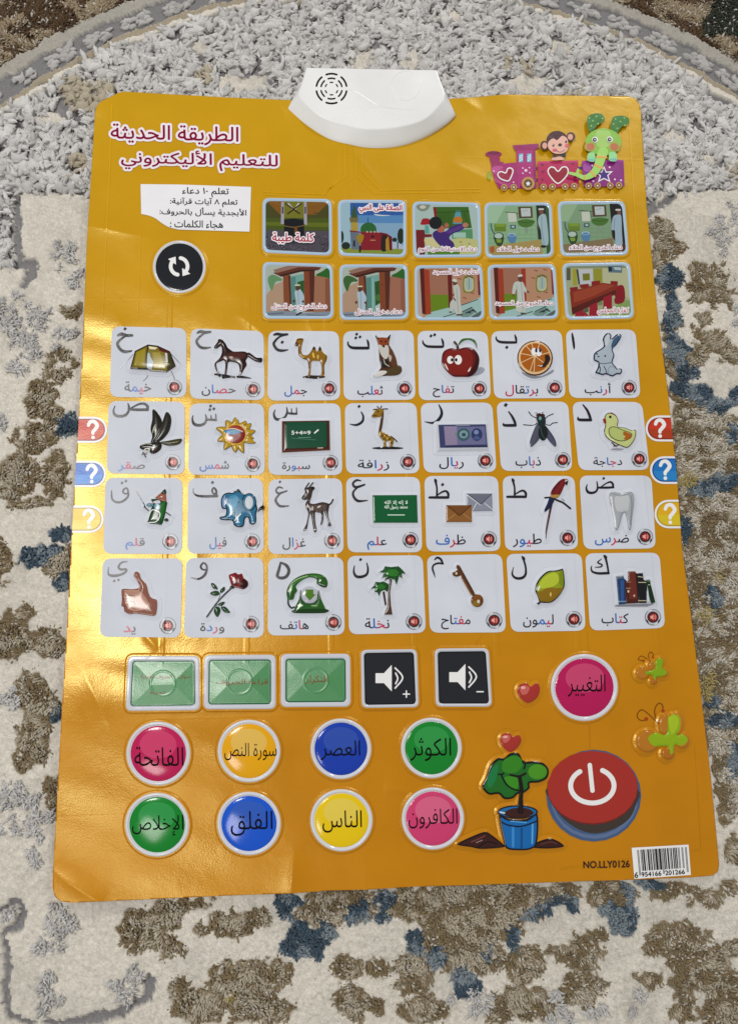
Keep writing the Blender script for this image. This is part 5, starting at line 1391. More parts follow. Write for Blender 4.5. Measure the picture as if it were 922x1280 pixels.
        if i == 3:
            p.P('26302a', [635, 75, 770, 75, 775, 480, 662, 480]).P('3c5a34', [745, 80, 830, 100, 835, 690, 760, 650]).p('7a5240', [668, 150, 710, 140, 720, 185, 690, 200]).l('e0e0d8', 18, [672, 134, 718, 134])
            p.p('a8c4cc', [672, 215, 740, 192, 765, 300, 778, 530, 712, 535, 690, 380, 660, 300]).l('7a9aa8', 8, [700, 220, 705, 380, 730, 530]).l('6a4a3a', 14, [655, 330, 655, 360]).e('2a1c1c', 722, 562, 35, 14).p('b06030', [110, 580, 150, 560, 155, 620, 120, 630])
        else:
            p.P('1c1a1c', [650, 80, 800, 80, 840, 690, 690, 480]).P('5a2a1c', [770, 500, 850, 560, 850, 690, 720, 640]).p('7a5240', [740, 175, 775, 170, 780, 225, 750, 230]).l('e0e0d8', 20, [728, 160, 770, 160])
            p.p('a4bed0', [690, 245, 745, 215, 785, 235, 792, 400, 795, 575, 722, 570, 712, 400, 672, 390]).l('7a94a8', 8, [712, 260, 700, 380]).l('3a2a24', 14, [680, 400, 690, 470])
    elif i in (5, 6):
        p.P('b8c4b8', [0, 0, 922, 0, 922, 738, 0, 738]).P('bc9c82', [80, 420, 180, 300, 280, 260, 285, 630, 80, 630]).P('a87458' if i == 5 else 'a8705a', [620, 200, 850, 190, 850, 650, 600, 610]).P('90583c' if i == 5 else '9a6048', [760, 230, 850, 230, 850, 650, 760, 640])
        g = '6a9a6a' if i == 5 else '3c6a34'
        p.p(g, [100, 240, 125, 195, 180, 190, 262, 235, 258, 255, 200, 262, 170, 310, 148, 370, 118, 320]).p('2c6a24', [650, 190, 720, 150, 800, 108, 830, 230, 800, 225, 740, 212])
        p.P('7ab0a8', [355, 205, 510, 175, 520, 610, 360, 610]).P('5a9088', [365, 215, 420, 205, 425, 600, 370, 600])
        if i == 6: p.P('2a5a24', [460, 260, 530, 240, 537, 490, 470, 535]).e('4a7a34', 500, 440, 30, 40).P('c0d0d0', [470, 540, 540, 500, 540, 600, 470, 600]).l('a8d0cc', 8, [440, 220, 445, 600])
        else: p.P('2c5a2c', [440, 270, 515, 250, 518, 440, 470, 440])
        p.P('8c4c2e', [275, 195, 345, 188, 358, 612, 285, 612]).P('5a2a1c', [335, 195, 360, 188, 372, 540, 358, 612]).P('8a4628', [512, 150, 577, 138, 592, 612, 525, 612]).P('5a2a1c', [575, 130, 640, 138, 625, 605, 590, 610]).e('6a3018', 548, 290, 10, 8)
        p.P('6a3424', [160, 165, 450, 90, 715, 100, 690, 130, 640, 140, 480, 150, 250, 208]).P('9c7668', [160, 132, 320, 85, 560, 72, 715, 98, 450, 100, 200, 168]).P('3a1c14', [240, 190, 480, 128, 640, 130, 640, 142, 480, 152, 250, 210])
        p.P('8a98a8', [80, 612, 280, 600, 520, 625, 850, 605, 850, 700, 80, 700]).P('6a7888', [90, 632, 280, 618, 285, 636, 100, 650]).P('6a7888', [540, 640, 800, 655, 800, 668, 545, 655])
        dx, dy = (0, 0) if i == 5 else (-150, 5)
        p.p('b8ccda', [408 + dx, 400 + dy, 425 + dx, 360 + dy, 470 + dx, 352 + dy, 515 + dx, 430 + dy, 508 + dx, 500 + dy, 498 + dx, 620 + dy, 425 + dx, 625 + dy, 425 + dx, 500 + dy]).l('8aa4b8', 7, [450 + dx, 380 + dy, 455 + dx, 600 + dy]).p('5a3c30', [420 + dx, 320 + dy, 462 + dx, 318 + dy, 465 + dx, 355 + dy, 430 + dx, 370 + dy]).l('e0dcb8', 16, [418 + dx, 307 + dy, 465 + dx, 307 + dy])
        p.e('5a3c30', 400 + dx, 490 + dy, 14, 16).e('5a3c30', 505 + dx, 495 + dy, 13, 14).l('2a1c1c', 18, [430 + dx, 650 + dy, 485 + dx, 622 + dy])
    elif i in (7, 8):
        p.P('c09274', [0, 0, 922, 0, 922, 738, 0, 738]).P('c8b0a4', [60, 80, 120, 80, 150, 700, 60, 700]).P('a8745c', [225, 100, 440, 110, 445, 420, 235, 420]).P('6c8c14', [235, 395, 445, 400, 445, 545, 240, 600]).P('a8ccc8', [230, 600, 445, 545, 590, 520, 850, 410, 850, 720, 100, 720])
        p.P('9a3420', [770, 120, 830, 130, 840, 410, 785, 400]).P('5a1c30', [790, 240, 840, 240, 840, 410, 790, 400])
        for q in ((570, 215), (715, 380), (630, 435), (600, 130), (705, 120)): p.l('a05c3c', 12, [q[0] - 18, q[1] - 6, q[0] + 18, q[1] + 4])
        x = 0 if i == 7 else -10
        p.p('7a8a4a', [612 + x, 210, 640 + x, 180, 680 + x, 170, 720 + x, 185, 740 + x, 215, 738 + x, 345, 735 + x, 362, 620 + x, 368]).p('d8c898', [628 + x, 220, 680 + x, 182, 724 + x, 220, 722 + x, 345, 634 + x, 350]).p('a8c0b8', [640 + x, 230, 680 + x, 200, 712 + x, 228, 712 + x, 332, 644 + x, 336]).l('5a8080', 6, [678 + x, 210, 678 + x, 330]).l('7a3420', 12, [640 + x, 205, 680 + x, 188, 716 + x, 205])
        p.P('5a1c14', [112, 95, 165, 95, 185, 625, 140, 615]).P('a83e20', [160, 105, 222, 110, 242, 620, 180, 628])
        c2 = '6a1c18' if i == 7 else 'a83420'
        p.P(c2, [430, 105, 478, 105, 490, 540 if i == 7 else 480, 445, 540]).l('384a48', 8, [445, 545, 590, 518, 780, 452])
        p.P('7a9a94', [560, 620, 710, 540, 760, 590, 640, 680]).l('2c3a3c', 10, [590, 600, 710, 542]).l('2c3a3c', 12, [640, 610, 720, 580, 760, 600]).e('2c3a3c', 680, 600, 24, 12).e('2c3a3c', 722, 578, 20, 12).l('384a48', 8, [380, 655, 560, 600]).P('5a6a6a', [700, 650, 840, 570, 840, 650, 760, 680])
        if i == 7:
            p.p('ccd0ca', [495, 300, 540, 270, 575, 340, 580, 480, 598, 610, 535, 625, 500, 560, 490, 610, 462, 590, 462, 490, 510, 420]).l('9aa8a4', 8, [535, 320, 545, 480, 555, 600]).p('6a4434', [488, 245, 540, 240, 540, 275, 505, 290]).p('e0e0d8', [485, 240, 500, 218, 530, 222, 540, 255]).l('6a4434', 14, [478, 415, 500, 395]).l('6a4434', 14, [505, 440, 520, 465]).l('5a3c30', 14, [455, 598, 480, 598]).l('5a3c30', 16, [540, 630, 600, 628])
        else:
            p.p('ccd4cc', [325, 390, 340, 290, 370, 258, 440, 258, 470, 310, 492, 360, 480, 385, 462, 370, 470, 480, 478, 600, 430, 605, 368, 590, 380, 460, 375, 340, 355, 395]).l('9aa8a4', 8, [430, 270, 440, 420, 450, 590]).l('9aa8a4', 7, [378, 300, 385, 480]).p('6a4434', [395, 205, 445, 200, 440, 250, 415, 262, 398, 240]).p('e0e0d8', [390, 202, 400, 178, 435, 175, 445, 195]).l('6a4434', 14, [335, 410, 345, 420]).l('6a4434', 14, [498, 365, 515, 380]).l('5a3c30', 16, [430, 622, 480, 628])
    else:
        p.P('acb48c', [0, 0, 922, 0, 922, 738, 0, 738]).P('c0c49c', [500, 60, 840, 60, 840, 470, 500, 270]).P('8a9878', [80, 70, 840, 60, 840, 100, 80, 100]).P('8aa860', [540, 620, 740, 470, 850, 470, 850, 700, 540, 700])
        p.P('5a5a4a', [85, 100, 130, 100, 130, 240, 85, 240]).P('a8a430', [150, 110, 200, 110, 205, 300, 160, 300]).P('c8ccd2', [212, 112, 385, 108, 388, 285, 228, 290]).P('38484a', [195, 115, 218, 115, 240, 285, 220, 290]).P('7c7c1c', [268, 165, 350, 160, 352, 240, 272, 245]).P('9a9a2c', [390, 108, 488, 105, 495, 275, 400, 260]).P('5c7a88', [560, 75, 720, 78, 722, 155, 565, 150]).P('b8ccd0', [620, 90, 710, 92, 710, 125, 640, 120]).P('1c2a30', [562, 85, 605, 90, 605, 138, 568, 135])
        for q in ([120, 325, 210, 315, 218, 362, 130, 372], [232, 292, 335, 280, 345, 322, 245, 332], [368, 255, 465, 243, 475, 292, 375, 302], [588, 248, 672, 252, 672, 300, 590, 292]): p.P('8e1c20', q)
        p.p('8e1824', [655, 310, 740, 308, 748, 480, 640, 505, 640, 360]).P('8c2e18', [120, 372, 500, 270, 665, 292, 652, 362, 400, 480, 145, 600]).P('a2442a', [160, 380, 500, 285, 640, 300, 400, 420, 170, 500]).P('5c1a10', [140, 560, 650, 350, 652, 400, 150, 640])
        for q in ([345, 535, 440, 490, 442, 680, 345, 690], [505, 440, 605, 395, 605, 560, 505, 580], [180, 620, 270, 580, 340, 650, 330, 690, 190, 690]): p.P('a01a2c', q)
        p.P('5c5a4a', [265, 590, 335, 555, 335, 600, 280, 620]).P('7a8a5a', [445, 500, 495, 470, 495, 520, 450, 530]).P('b8c0a0', [608, 435, 640, 420, 640, 450, 612, 455])
    return p


def build_tiles():
    for i, ((ox, oy), q) in enumerate(TQ):
        s = S9
        Q = pairs(q).copy(); Q[:, 0] = ox + Q[:, 0] / s; Q[:, 1] = oy + Q[:, 1] / s
        outer = quad_round(Q, 10); inner = quad_round(inset_quad(Q, 4.9), 7)
        acc = Acc()
        rim(acc, outer, 1.2, 1.6, 0.0009, SHEET)
        lo = outer.min(0) - 2; hi = outer.max(0) + 2
        X, Y = grid(lo[0], lo[1], hi[0], hi[1], 0.55)
        fo = f_poly(X, Y, outer); fi = f_poly(X, Y, inner)
        def relief(X_, Y_, inner=inner, outer=outer):
            a = f_poly(X_, Y_, outer); b = f_poly(X_, Y_, inner)
            return 0.0012 * sstep(-0.5, 2.6, a) - 0.0007 * sstep(-2.2, 0.6, b)
        R = relief(X, Y)
        emit(acc, np.minimum(fo, 1.0 - fi), X, Y, 0.0004 + R, mat('b2cbe2', 'puff'))
        o = acc.obj('story_tile', poster, True, TLAB[i])
        p = Pic(ox, oy, s, base=0.00042, step=0.45, clip=inner, finish='puff')
        tile_scene(i, p)
        # flat picture, sunk inside its frame
        nl = len(p.layers)
        X, Y = grid(inner.min(0)[0] - 1, inner.min(0)[1] - 1, inner.max(0)[0] + 1, inner.max(0)[1] + 1, 0.45)
        cf = f_poly(X, Y, inner); R = relief(X, Y); acc = Acc()
        for k, (col, kind, pts, fl, w) in enumerate(p.layers):
            l0 = pts[:, :2].min(0) - 3; h0 = pts[:, :2].max(0) + 3
            r0 = max(0, int((l0[1] - Y[0, 0]) / 0.45)); r1 = min(X.shape[0], int((h0[1] - Y[0, 0]) / 0.45) + 2)
            c0 = max(0, int((l0[0] - X[0, 0]) / 0.45)); c1 = min(X.shape[1], int((h0[0] - X[0, 0]) / 0.45) + 2)
            if r1 - r0 < 2 or c1 - c0 < 2: continue
            xs, ys = X[r0:r1, c0:c1], Y[r0:r1, c0:c1]
            f = f_poly(xs, ys, pts) if kind == 'poly' else f_stroke(xs, ys, pts)
            emit(acc, np.minimum(f - w, cf[r0:r1, c0:c1]), xs, ys, 0.00042 + R[r0:r1, c0:c1] + k * 0.000006, mat(col, 'tile', 0.78))
        acc.obj('tile_picture', o)
        cap, (x0, y0, x1, y1) = TCAP[i]
        lettering('caption', o, cap, (ox + x0 / s, oy + y0 / s, ox + x1 / s, oy + y1 / s), '9a1c3a' if i in (0, 1, 9) else '7a2440', 0.00042 + nl * 0.000006 + 0.00008, rot=1.2 if i < 2 else 0.0,
                  bold=0.25 if i < 2 else 0.05, outline=('E0D8E0', 1.6 if i < 2 else 1.1), relief=relief, step=0.3)


build_tiles()
# ------------------------------------------------------------------ buttons
def circle_pts(cx, cy, r, ry=None, n=48):
    """circle of the poster plane around a photo pixel"""
    a = np.linspace(0, 2 * math.pi, n + 1)[:-1]
    return np.stack([cx + r * np.cos(a), cy + (ry or r) * np.sin(a)], 1)


def round_button(cx, cy, r, col, cap, label, box, white='D8D9E0', light=None):
    ring = circle_pts(cx, cy, r, r * 1.0); inner = circle_pts(cx, cy, r * 0.845)
    acc = Acc(); rim(acc, ring, 1.0, 1.8, 0.0008, SHEET)
    X, Y = grid(cx - r - 3, cy - r - 3, cx + r + 3, cy + r + 3, 0.55)
    fo = f_poly(X, Y, ring); fi = f_poly(X, Y, inner)
    def relief(X_, Y_):
        a = f_poly(X_, Y_, ring); b = f_poly(X_, Y_, inner)
        dome = 0.0016 * np.sqrt(np.clip(1 - (1 - np.clip(b / (r * 0.84), 0, 1)) ** 2, 0, 1))
        return 0.0012 * sstep(-0.5, 3.0, a) - 0.0008 * sstep(-2.6, 0.2, b) + np.where(b > 0, dome, 0)
    R = relief(X, Y)
    emit(acc, np.minimum(fo, 0.6 - fi), X, Y, 0.0004 + R, mat(white, 'puff'))
    o = acc.obj('round_button', poster, True, label)
    acc = Acc(); emit(acc, fi, X, Y, 0.00042 + R, mat(col, 'gel'))
    if light:   # lighter patch in the upper half of the cap
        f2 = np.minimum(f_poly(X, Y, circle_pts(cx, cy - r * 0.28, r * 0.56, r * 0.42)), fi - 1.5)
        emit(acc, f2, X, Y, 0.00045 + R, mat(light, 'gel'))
    acc.obj('button_cap', o)
    lettering('caption', o, cap, box, '0c080c', 0.00048, relief=relief, bold=0.0, finish='hole')
    return o


RB = [(198.5, 941.7, 41, 'b01a50', 'الفاتحة', 'upper magenta button at the far left', (169, 933, 230, 957)),
      (311.5, 938.6, 40.2, 'd89c08', 'سورة النص', 'amber button', (281, 928, 346, 950)),
      (426, 935.8, 39, '1438a0', 'العصر', 'dark blue button of the upper row', (401, 925, 450, 950)),
      (538.7, 934.8, 39, '0f7a28', 'الكوثر', 'green button of the upper row', (512, 922, 563, 951)),
      (197, 1030.5, 41, '0c7a26', 'الإخلاص', 'green button at the lower left', (166, 1018, 230, 1044)),
      (311.5, 1029, 40.8, '1450c0', 'الفلق', 'blue button of the lower row', (289, 1013, 341, 1044)),
      (426.7, 1025, 40, 'd8b808', 'الناس', 'yellow button', (403, 1012, 452, 1040)),
      (540.6, 1022.8, 40, 'c03a68', 'الكافرون', 'pink button at the end of the lower row', (510, 1010, 571, 1035))]
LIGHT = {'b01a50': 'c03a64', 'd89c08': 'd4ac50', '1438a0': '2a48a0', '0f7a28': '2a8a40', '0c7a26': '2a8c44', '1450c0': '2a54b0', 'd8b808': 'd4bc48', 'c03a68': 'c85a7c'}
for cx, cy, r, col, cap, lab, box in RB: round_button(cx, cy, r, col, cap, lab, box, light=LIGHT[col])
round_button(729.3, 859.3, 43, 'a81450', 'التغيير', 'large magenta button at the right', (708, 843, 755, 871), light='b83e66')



def repeat_button():
    cx, cy, r = 224.6, 334.4, 34.0
    ring = circle_pts(cx, cy, r); inner = circle_pts(cx, cy, r * 0.87)
    acc = Acc(); rim(acc, ring, 1.0, 1.8, 0.0008, SHEET)
    X, Y = grid(cx - r - 3, cy - r - 3, cx + r + 3, cy + r + 3, 0.5)
    fo = f_poly(X, Y, ring); fi = f_poly(X, Y, inner)
    R = 0.0012 * sstep(-0.5, 3.0, fo) - 0.0008 * sstep(-2.6, 0.2, fi) + np.where(fi > 0, 0.001 * np.sqrt(np.clip(1 - (1 - np.clip(fi / r, 0, 1)) ** 2, 0, 1)), 0)
    emit(acc, np.minimum(fo, 0.6 - fi), X, Y, 0.0004 + R, mat('D8D9E0', 'puff'))
    ob = acc.obj('round_button', poster, True, 'black button with two turning arrows')
    acc = Acc(); emit(acc, fi, X, Y, 0.00042 + R, mat('1a1c22', 'gel')); acc.obj('button_cap', ob)
    acc = Acc()
    for sgn in (1, -1):
        a = np.radians(np.linspace(100, 215, 12))
        arc = np.stack([cx + sgn * 10.5 * np.cos(a), cy + sgn * 10.5 * np.sin(a), np.full(12, 4.6)], 1)
        e = arc[-1, :2]; t = math.radians(215 + 90); d = sgn * np.array([math.cos(t), math.sin(t)]); n = sgn * np.array([math.cos(math.radians(215)), math.sin(math.radians(215))])
        head = np.array([e + d * 7.5, e + n * 6.2 - d * 0.5, e - n * 6.2 - d * 0.5])
        f = np.maximum(f_stroke(X, Y, arc), f_poly(X, Y, head))
        emit(acc, f, X, Y, 0.00048 + R, mat('E2E2E6', 'ink'))
    acc.obj('arrow_symbol', ob)


repeat_button()


def square_button(name, Q, grow_in, face, label, white='CDD0DA', pyramid=0.0, edge=None):
    outer = quad_round(Q, 9); inner = quad_round(inset_quad(Q, grow_in), 5)
    acc = Acc(); rim(acc, outer, 1.2, 1.6, 0.0010, SHEET)
    lo = outer.min(0) - 2; hi = outer.max(0) + 2
    X, Y = grid(lo[0], lo[1], hi[0], hi[1], 0.5)
    def relief(X_, Y_):
        a = f_poly(X_, Y_, outer); b = f_poly(X_, Y_, inner)
        r = 0.0013 * sstep(-0.5, 2.6, a) - 0.0006 * sstep(-2.0, 0.6, b)
        if pyramid:
            c = inner.mean(0); rr = np.hypot(X_ - c[0], Y_ - c[1])
            r = r + np.where(b > 2.5, np.minimum(b - 2.5, 24) * pyramid, 0)
            r = r + 0.00018 * (sstep(17, 15.5, rr) - sstep(15.0, 13, rr))
        return r
    R = relief(X, Y); fo = f_poly(X, Y, outer); fi = f_poly(X, Y, inner)
    emit(acc, np.minimum(fo, 0.6 - fi), X, Y, 0.0004 + R, mat(white, 'puff'))
    o = acc.obj(name, poster, True, label)
    acc = Acc(); emit(acc, fi, X, Y, 0.00042 + R, mat(edge or face, 'puff'))
    emit(acc, fi - 1.6, X, Y, 0.00045 + R, mat(face, 'foil' if pyramid else 'puff'))
    acc.obj('button_face', o)
    return o, relief


def crop_quad(ox, oy, s, q):
    Q = pairs(q).copy(); Q[:, 0] = ox + Q[:, 0] / s; Q[:, 1] = oy + Q[:, 1] / s
    return Q


G = [((155, 815), (40, 35, 885, 35, 890, 680, 15, 690), [('سؤال', (640, 265, 775, 310)), ('الحروف العربية', (200, 255, 560, 315)), ('تجربة', (310, 440, 480, 495))], 'green button at the left end of its row'),
     ((250, 815), (40, 25, 885, 20, 885, 665, 35, 670), [('قراءة الحروف', (190, 310, 785, 385))], 'green button in the middle of its row'),
     ((345, 810), (45, 58, 865, 55, 870, 685, 45, 690), [('التكرار', (340, 315, 595, 415))], 'green button beside the loudspeaker buttons')]
for (ox, oy), q, caps, lab in G:
    o, rel = square_button('green_button', crop_quad(ox, oy, S9, q), 7.0, '2a7c3e', lab, pyramid=0.00007 if ox < 300 else 0.00004, edge='0f5a3c')
    for t, (x0, y0, x1, y1) in caps:
        lettering('caption', o, t, (ox + x0 / S9, oy + y0 / S9, ox + x1 / S9, oy + y1 / S9), '7a2a18', 0.00052, relief=rel, step=0.3)

SV = 3.073
for q, sign, lab in (((398, 65, 620, 62, 628, 292, 402, 295), '+', 'black volume up button'), ((680, 60, 895, 58, 908, 290, 685, 290), '-', 'black volume down button')):
    o, rel = square_button('volume_button', crop_quad(320, 790, SV, q), 5.0, '23252b', lab, edge='0c0d10')
    dx = 0 if sign == '+' else 282
    pc = Pic(320, 790, SV, base=0.0005, step=0.35, finish='ink')
    pc.P('E4E5EA', [458 + dx, 158 - (4 if dx else 0), 490 + dx, 158 - (4 if dx else 0), 520 + dx, 126 - (4 if dx else 0), 520 + dx, 228 - (4 if dx else 0), 490 + dx, 196 - (4 if dx else 0), 458 + dx, 196 - (4 if dx else 0)])
    y = -4 if dx else 0
    pc.l('E4E5EA', 6, [535 + dx, 158 + y, 543 + dx, 178 + y, 535 + dx, 198 + y]).l('E4E5EA', 6, [533 + dx, 138 + y, 562 + dx, 175 + y, 533 + dx, 215 + y])
    pc.l('E4E5EA', 5, [564 + dx, 238 + (-9 if dx else 0), 588 + dx, 238 + (-9 if dx else 0)])
    if sign == '+': pc.l('E4E5EA', 5, [576, 226, 576, 250])
    # lay the symbol on the face of the button
    X0, Y0 = pc.ox, pc.oy
    acc = Acc(); pts = np.concatenate([l[2][:, :2] for l in pc.layers]); lo = pts.min(0) - 2; hi = pts.max(0) + 2
    X, Y = grid(lo[0], lo[1], hi[0], hi[1], 0.35); R = rel(X, Y)
    F = np.max([f_poly(X, Y, l[2]) if l[1] == 'poly' else f_stroke(X, Y, l[2]) for l in pc.layers], 0)
    emit(acc, F, X, Y, 0.00052 + R, mat('E4E5EA', 'ink')); acc.obj('loudspeaker_symbol', o)

# question tabs at both edges
OUTP = pairs(OUT)


def question_tab(y0, y1, xend, left, col, edge, label, deep):
    r = (y1 - y0) / 2; cy = (y0 + y1) / 2; sg = 1 if left else -1
    a = np.radians(np.linspace(-90, 90, 14))
    cx = xend - sg * r
    pts = np.concatenate([np.stack([cx + sg * r * np.cos(a), cy + r * np.sin(a)], 1), [[cx - sg * 60, y1], [cx - sg * 60, y0]]])
    X, Y = grid(min(cx - sg * 40, xend) - 4, y0 - 4, max(cx - sg * 40, xend) + 4, y1 + 4, 0.5)
    f = f_poly(X, Y, pts); fo = f_poly(X, Y, OUTP) - 0.3
    acc = Acc()
    emit(acc, np.minimum(f, fo), X, Y, 0.0003, mat('D8D8DC', 'ink'))
    emit(acc, np.minimum(f - 2.6, fo), X, Y, 0.00034, mat(edge, 'ink'))
    emit(acc, np.minimum(np.minimum(f - 4.0, fo), 40), X, Y, 0.00038, mat(col, 'ink'))
    g = np.minimum(np.minimum(f - 4.0, fo), Y - (cy + 1 + 0 * X))
    emit(acc, g, X, Y, 0.00041, mat(deep, 'ink'))
    o = acc.obj('question_tab', poster, True, label)
    mx = xend - sg * (r + 1.5); w, h = r * 0.33, r * 0.62
    q = np.array([[mx - w, cy - h * 0.55, 4.2], [mx - w * 0.6, cy - h * 0.95, 4.4], [mx + w * 0.3, cy - h * 1.0, 4.6], [mx + w, cy - h * 0.5, 4.8], [mx + w * 0.5, cy - h * 0.02, 4.6], [mx + 0.2, cy + h * 0.25, 4.2], [mx + 0.1, cy + h * 0.45, 4.0]])
    st = catmull(q, False, 5)
    X, Y = grid(mx - 12, y0 - 2, mx + 12, y1 + 2, 0.35)
    F = np.maximum(f_stroke(X, Y, st), 2.3 - np.hypot(X - mx - 0.3, Y - cy - h * 0.95))
    acc = Acc(); emit(acc, F, X, Y, 0.0005, mat('E8E8EC', 'ink')); acc.obj('question_mark', o)


question_tab(521, 553.7, 134.4, True, 'b8321c', '7a1a10', 'red tab at the left edge', 'c04a30')
question_tab(576, 609, 133, True, '1860b8', '0c3a80', 'blue tab at the left edge', '2c78c8')
question_tab(632, 666, 130, True, 'd8b820', 'a88a10', 'yellow tab at the left edge', 'e0c440')
question_tab(519.5, 552, 806, False, 'b8321c', '7a1a10', 'red tab at the right edge', 'a03414')
question_tab(570.5, 605, 811.5, False, '1468b0', '0c3a80', 'blue tab at the right edge', '2078b8')
question_tab(624.7, 660.5, 817, False, 'd0a014', 'a88a10', 'yellow tab at the right edge', 'c8b020')


# ------------------------------------------------------------------ the train
p = Pic(600, 140, S9, base=0.00045, step=0.4, finish='ink')
p.P('6a1050', [610, 640, 660, 640, 660, 672, 610, 672]).P('6a1050', [610, 770, 660, 770, 660, 802, 610, 802]).P('3a2a80', [1120, 635, 1170, 635, 1170, 662, 1120, 662]).P('3a2a80', [1120, 755, 1170, 755, 1170, 775, 1120, 775])
p.e('8a9a1c', 100, 740, 25, 55).P('8e2058', [100, 520, 215, 500, 228, 580, 262, 578, 262, 615, 130, 638]).e('8a1c50', 150, 490, 95, 35).e('6a1440', 150, 480, 70, 18)
p.P('9a2468', [120, 640, 260, 600, 410, 585, 430, 885, 210, 890, 160, 790]).p('b0488a', [130, 650, 200, 630, 260, 640, 200, 690, 150, 720]).P('a02a70', [410, 450, 625, 440, 645, 885, 430, 885]).P('8a1c60', [600, 440, 628, 440, 645, 885, 615, 885]).P('8e2060', [368, 390, 665, 370, 672, 425, 632, 440, 400, 452])
for x in (440, 535):
    p.P('58b0cc', [x, 490, x + 48, 485, x + 48, 582, x, 586])
    for k in range(3): p.l('e0f0f4', 9, [x + 6, 525 + k * 25, x + 42, 500 + k * 25])
p.e('f0c8d8', 520, 682, 17, 17)
for q in ((485, 655), (560, 650), (485, 715), (565, 710), (378, 820), (150, 690)): p.e('e8b0cc', q[0], q[1], 10, 10)
p.o('8e1038', 'f0e0e8', 14, [190, 735, 205, 700, 245, 690, 285, 705, 305, 660, 345, 648, 378, 680, 365, 740, 325, 808, 260, 800, 215, 775])
p.P('a81c50', [650, 580, 1120, 568, 1130, 872, 660, 884]).P('b83068', [650, 580, 1120, 568, 1120, 590, 652, 604])
for q in ((710, 620), (715, 700), (708, 790), (690, 850), (1060, 610), (1085, 800), (1050, 850)): p.e('7a1040', q[0], q[1], 18, 16)
p.o('8a0f28', 'f0e0e8', 14, [888, 688, 930, 645, 985, 640, 1012, 690, 985, 760, 888, 842, 800, 765, 765, 690, 800, 642, 850, 648])
p.P('7e1c74', [1160, 575, 1640, 565, 1652, 868, 1180, 875]).P('92308a', [1160, 575, 1640, 565, 1642, 588, 1162, 598]).e('9a4a9c', 1220, 650, 45, 55)
p.o('3c1c78', 'f0e0e8', 12, [1415, 632, 1443, 700, 1520, 695, 1465, 745, 1490, 822, 1415, 785, 1345, 822, 1368, 750, 1315, 705, 1385, 700], smooth=False)
for q in ((1280, 630), (1480, 650), (1292, 810), (1610, 800), (1540, 790)): p.e('e8c8e8', q[0], q[1], 11, 11)
for x, y in ((268, 885), (378, 882), (720, 878), (822, 878), (967, 877), (1070, 873), (1235, 870), (1337, 868), (1482, 867), (1582, 865)):
    p.e('b08a50', x, y, 38, 38).e('5a4020', x, y, 25, 25).e('8a6a3a', x, y, 18, 18).e('f0e8d8', x, y, 9, 9)
p.e('b08a50', 540, 845, 75, 75).e('5a4020', 540, 845, 48, 48).P('f4e8e8', [540, 815, 549, 835, 570, 838, 553, 852, 560, 874, 540, 862, 520, 874, 527, 852, 510, 838, 531, 835])
# the monkey in the wagon
p.e('3c161c', 725, 410, 46, 54).e('3c161c', 1030, 308, 50, 52).e('d09a88', 730, 412, 28, 36).e('d09a88', 1024, 312, 30, 34).e('3c161c', 872, 350, 122, 108)
p.p('d8a898', [780, 360, 830, 330, 872, 350, 930, 300, 985, 330, 1000, 400, 985, 470, 920, 505, 840, 500, 785, 460, 765, 410]).p('d8a898', [815, 575, 830, 548, 900, 538, 935, 548, 945, 575])
p.e('402018', 828, 410, 13, 18).e('402018', 975, 370, 12, 16).e('f0f0f0', 822, 404, 5, 6).e('3a1c1c', 905, 405, 22, 18).e('c85a68', 845, 465, 28, 18).e('c85a68', 985, 415, 24, 22).l('8a3a3a', 6, [860, 470, 910, 488, 960, 460]).p('1c1014', [820, 508, 870, 530, 920, 508, 965, 503, 965, 545, 900, 535, 830, 548])
# the green elephant
p.p('1c6a14', [1220, 90, 1280, 50, 1370, 45, 1412, 90, 1405, 130, 1345, 170, 1300, 220, 1245, 255, 1220, 180]).p('1c6a14', [1490, 150, 1520, 85, 1610, 70, 1692, 100, 1690, 160, 1620, 190, 1580, 240, 1550, 275, 1490, 230])
for q in ((1240, 95), (1320, 80), (1280, 130), (1390, 105), (1260, 190), (1340, 165), (1540, 110), (1640, 100), (1595, 140), (1645, 185), (1560, 220), (1515, 170)): p.e('8ab848', q[0], q[1], 11, 9)
p.e('7cb23c', 1400, 375, 206, 155).p('98c060', [1320, 260, 1400, 245, 1480, 265, 1470, 420, 1330, 420]).e('98a040', 1250, 430, 66, 56).e('98a040', 1525, 430, 66, 56).e('b0663c', 1250, 432, 48, 42).e('b0663c', 1525, 432, 48, 42)
p.p('8ccc8a', [1222, 515, 1262, 495, 1300, 515, 1302, 598, 1220, 590]).p('8ccc8a', [1468, 505, 1510, 490, 1550, 512, 1550, 592, 1468, 590]).P('6ab0b0', [1225, 570, 1300, 570, 1300, 598, 1225, 592]).P('6ab0b0', [1470, 568, 1548, 568, 1548, 592, 1470, 590])
p.s3('98c860', [1395, 490, 112, 1370, 560, 108, 1340, 650, 98, 1285, 735, 80, 1190, 785, 55, 1100, 755, 40, 1015, 735, 30]).l('98c860', 30, [1095, 750, 1110, 698])
p.l('d0a050', 26, [1330, 545, 1430, 555]).l('d0a050', 26, [1305, 640, 1380, 675]).l('d0a050', 22, [1255, 715, 1305, 770]).l('d0a050', 16, [1180, 770, 1190, 812])
for x, y in ((1302, 352), (1472, 350)): p.e('e8e8e0', x, y, 34, 34).e('101018', x - 4, y + 2, 23, 24).e('ffffff', x - 2, y, 8, 8)
p.build('train_picture', poster)

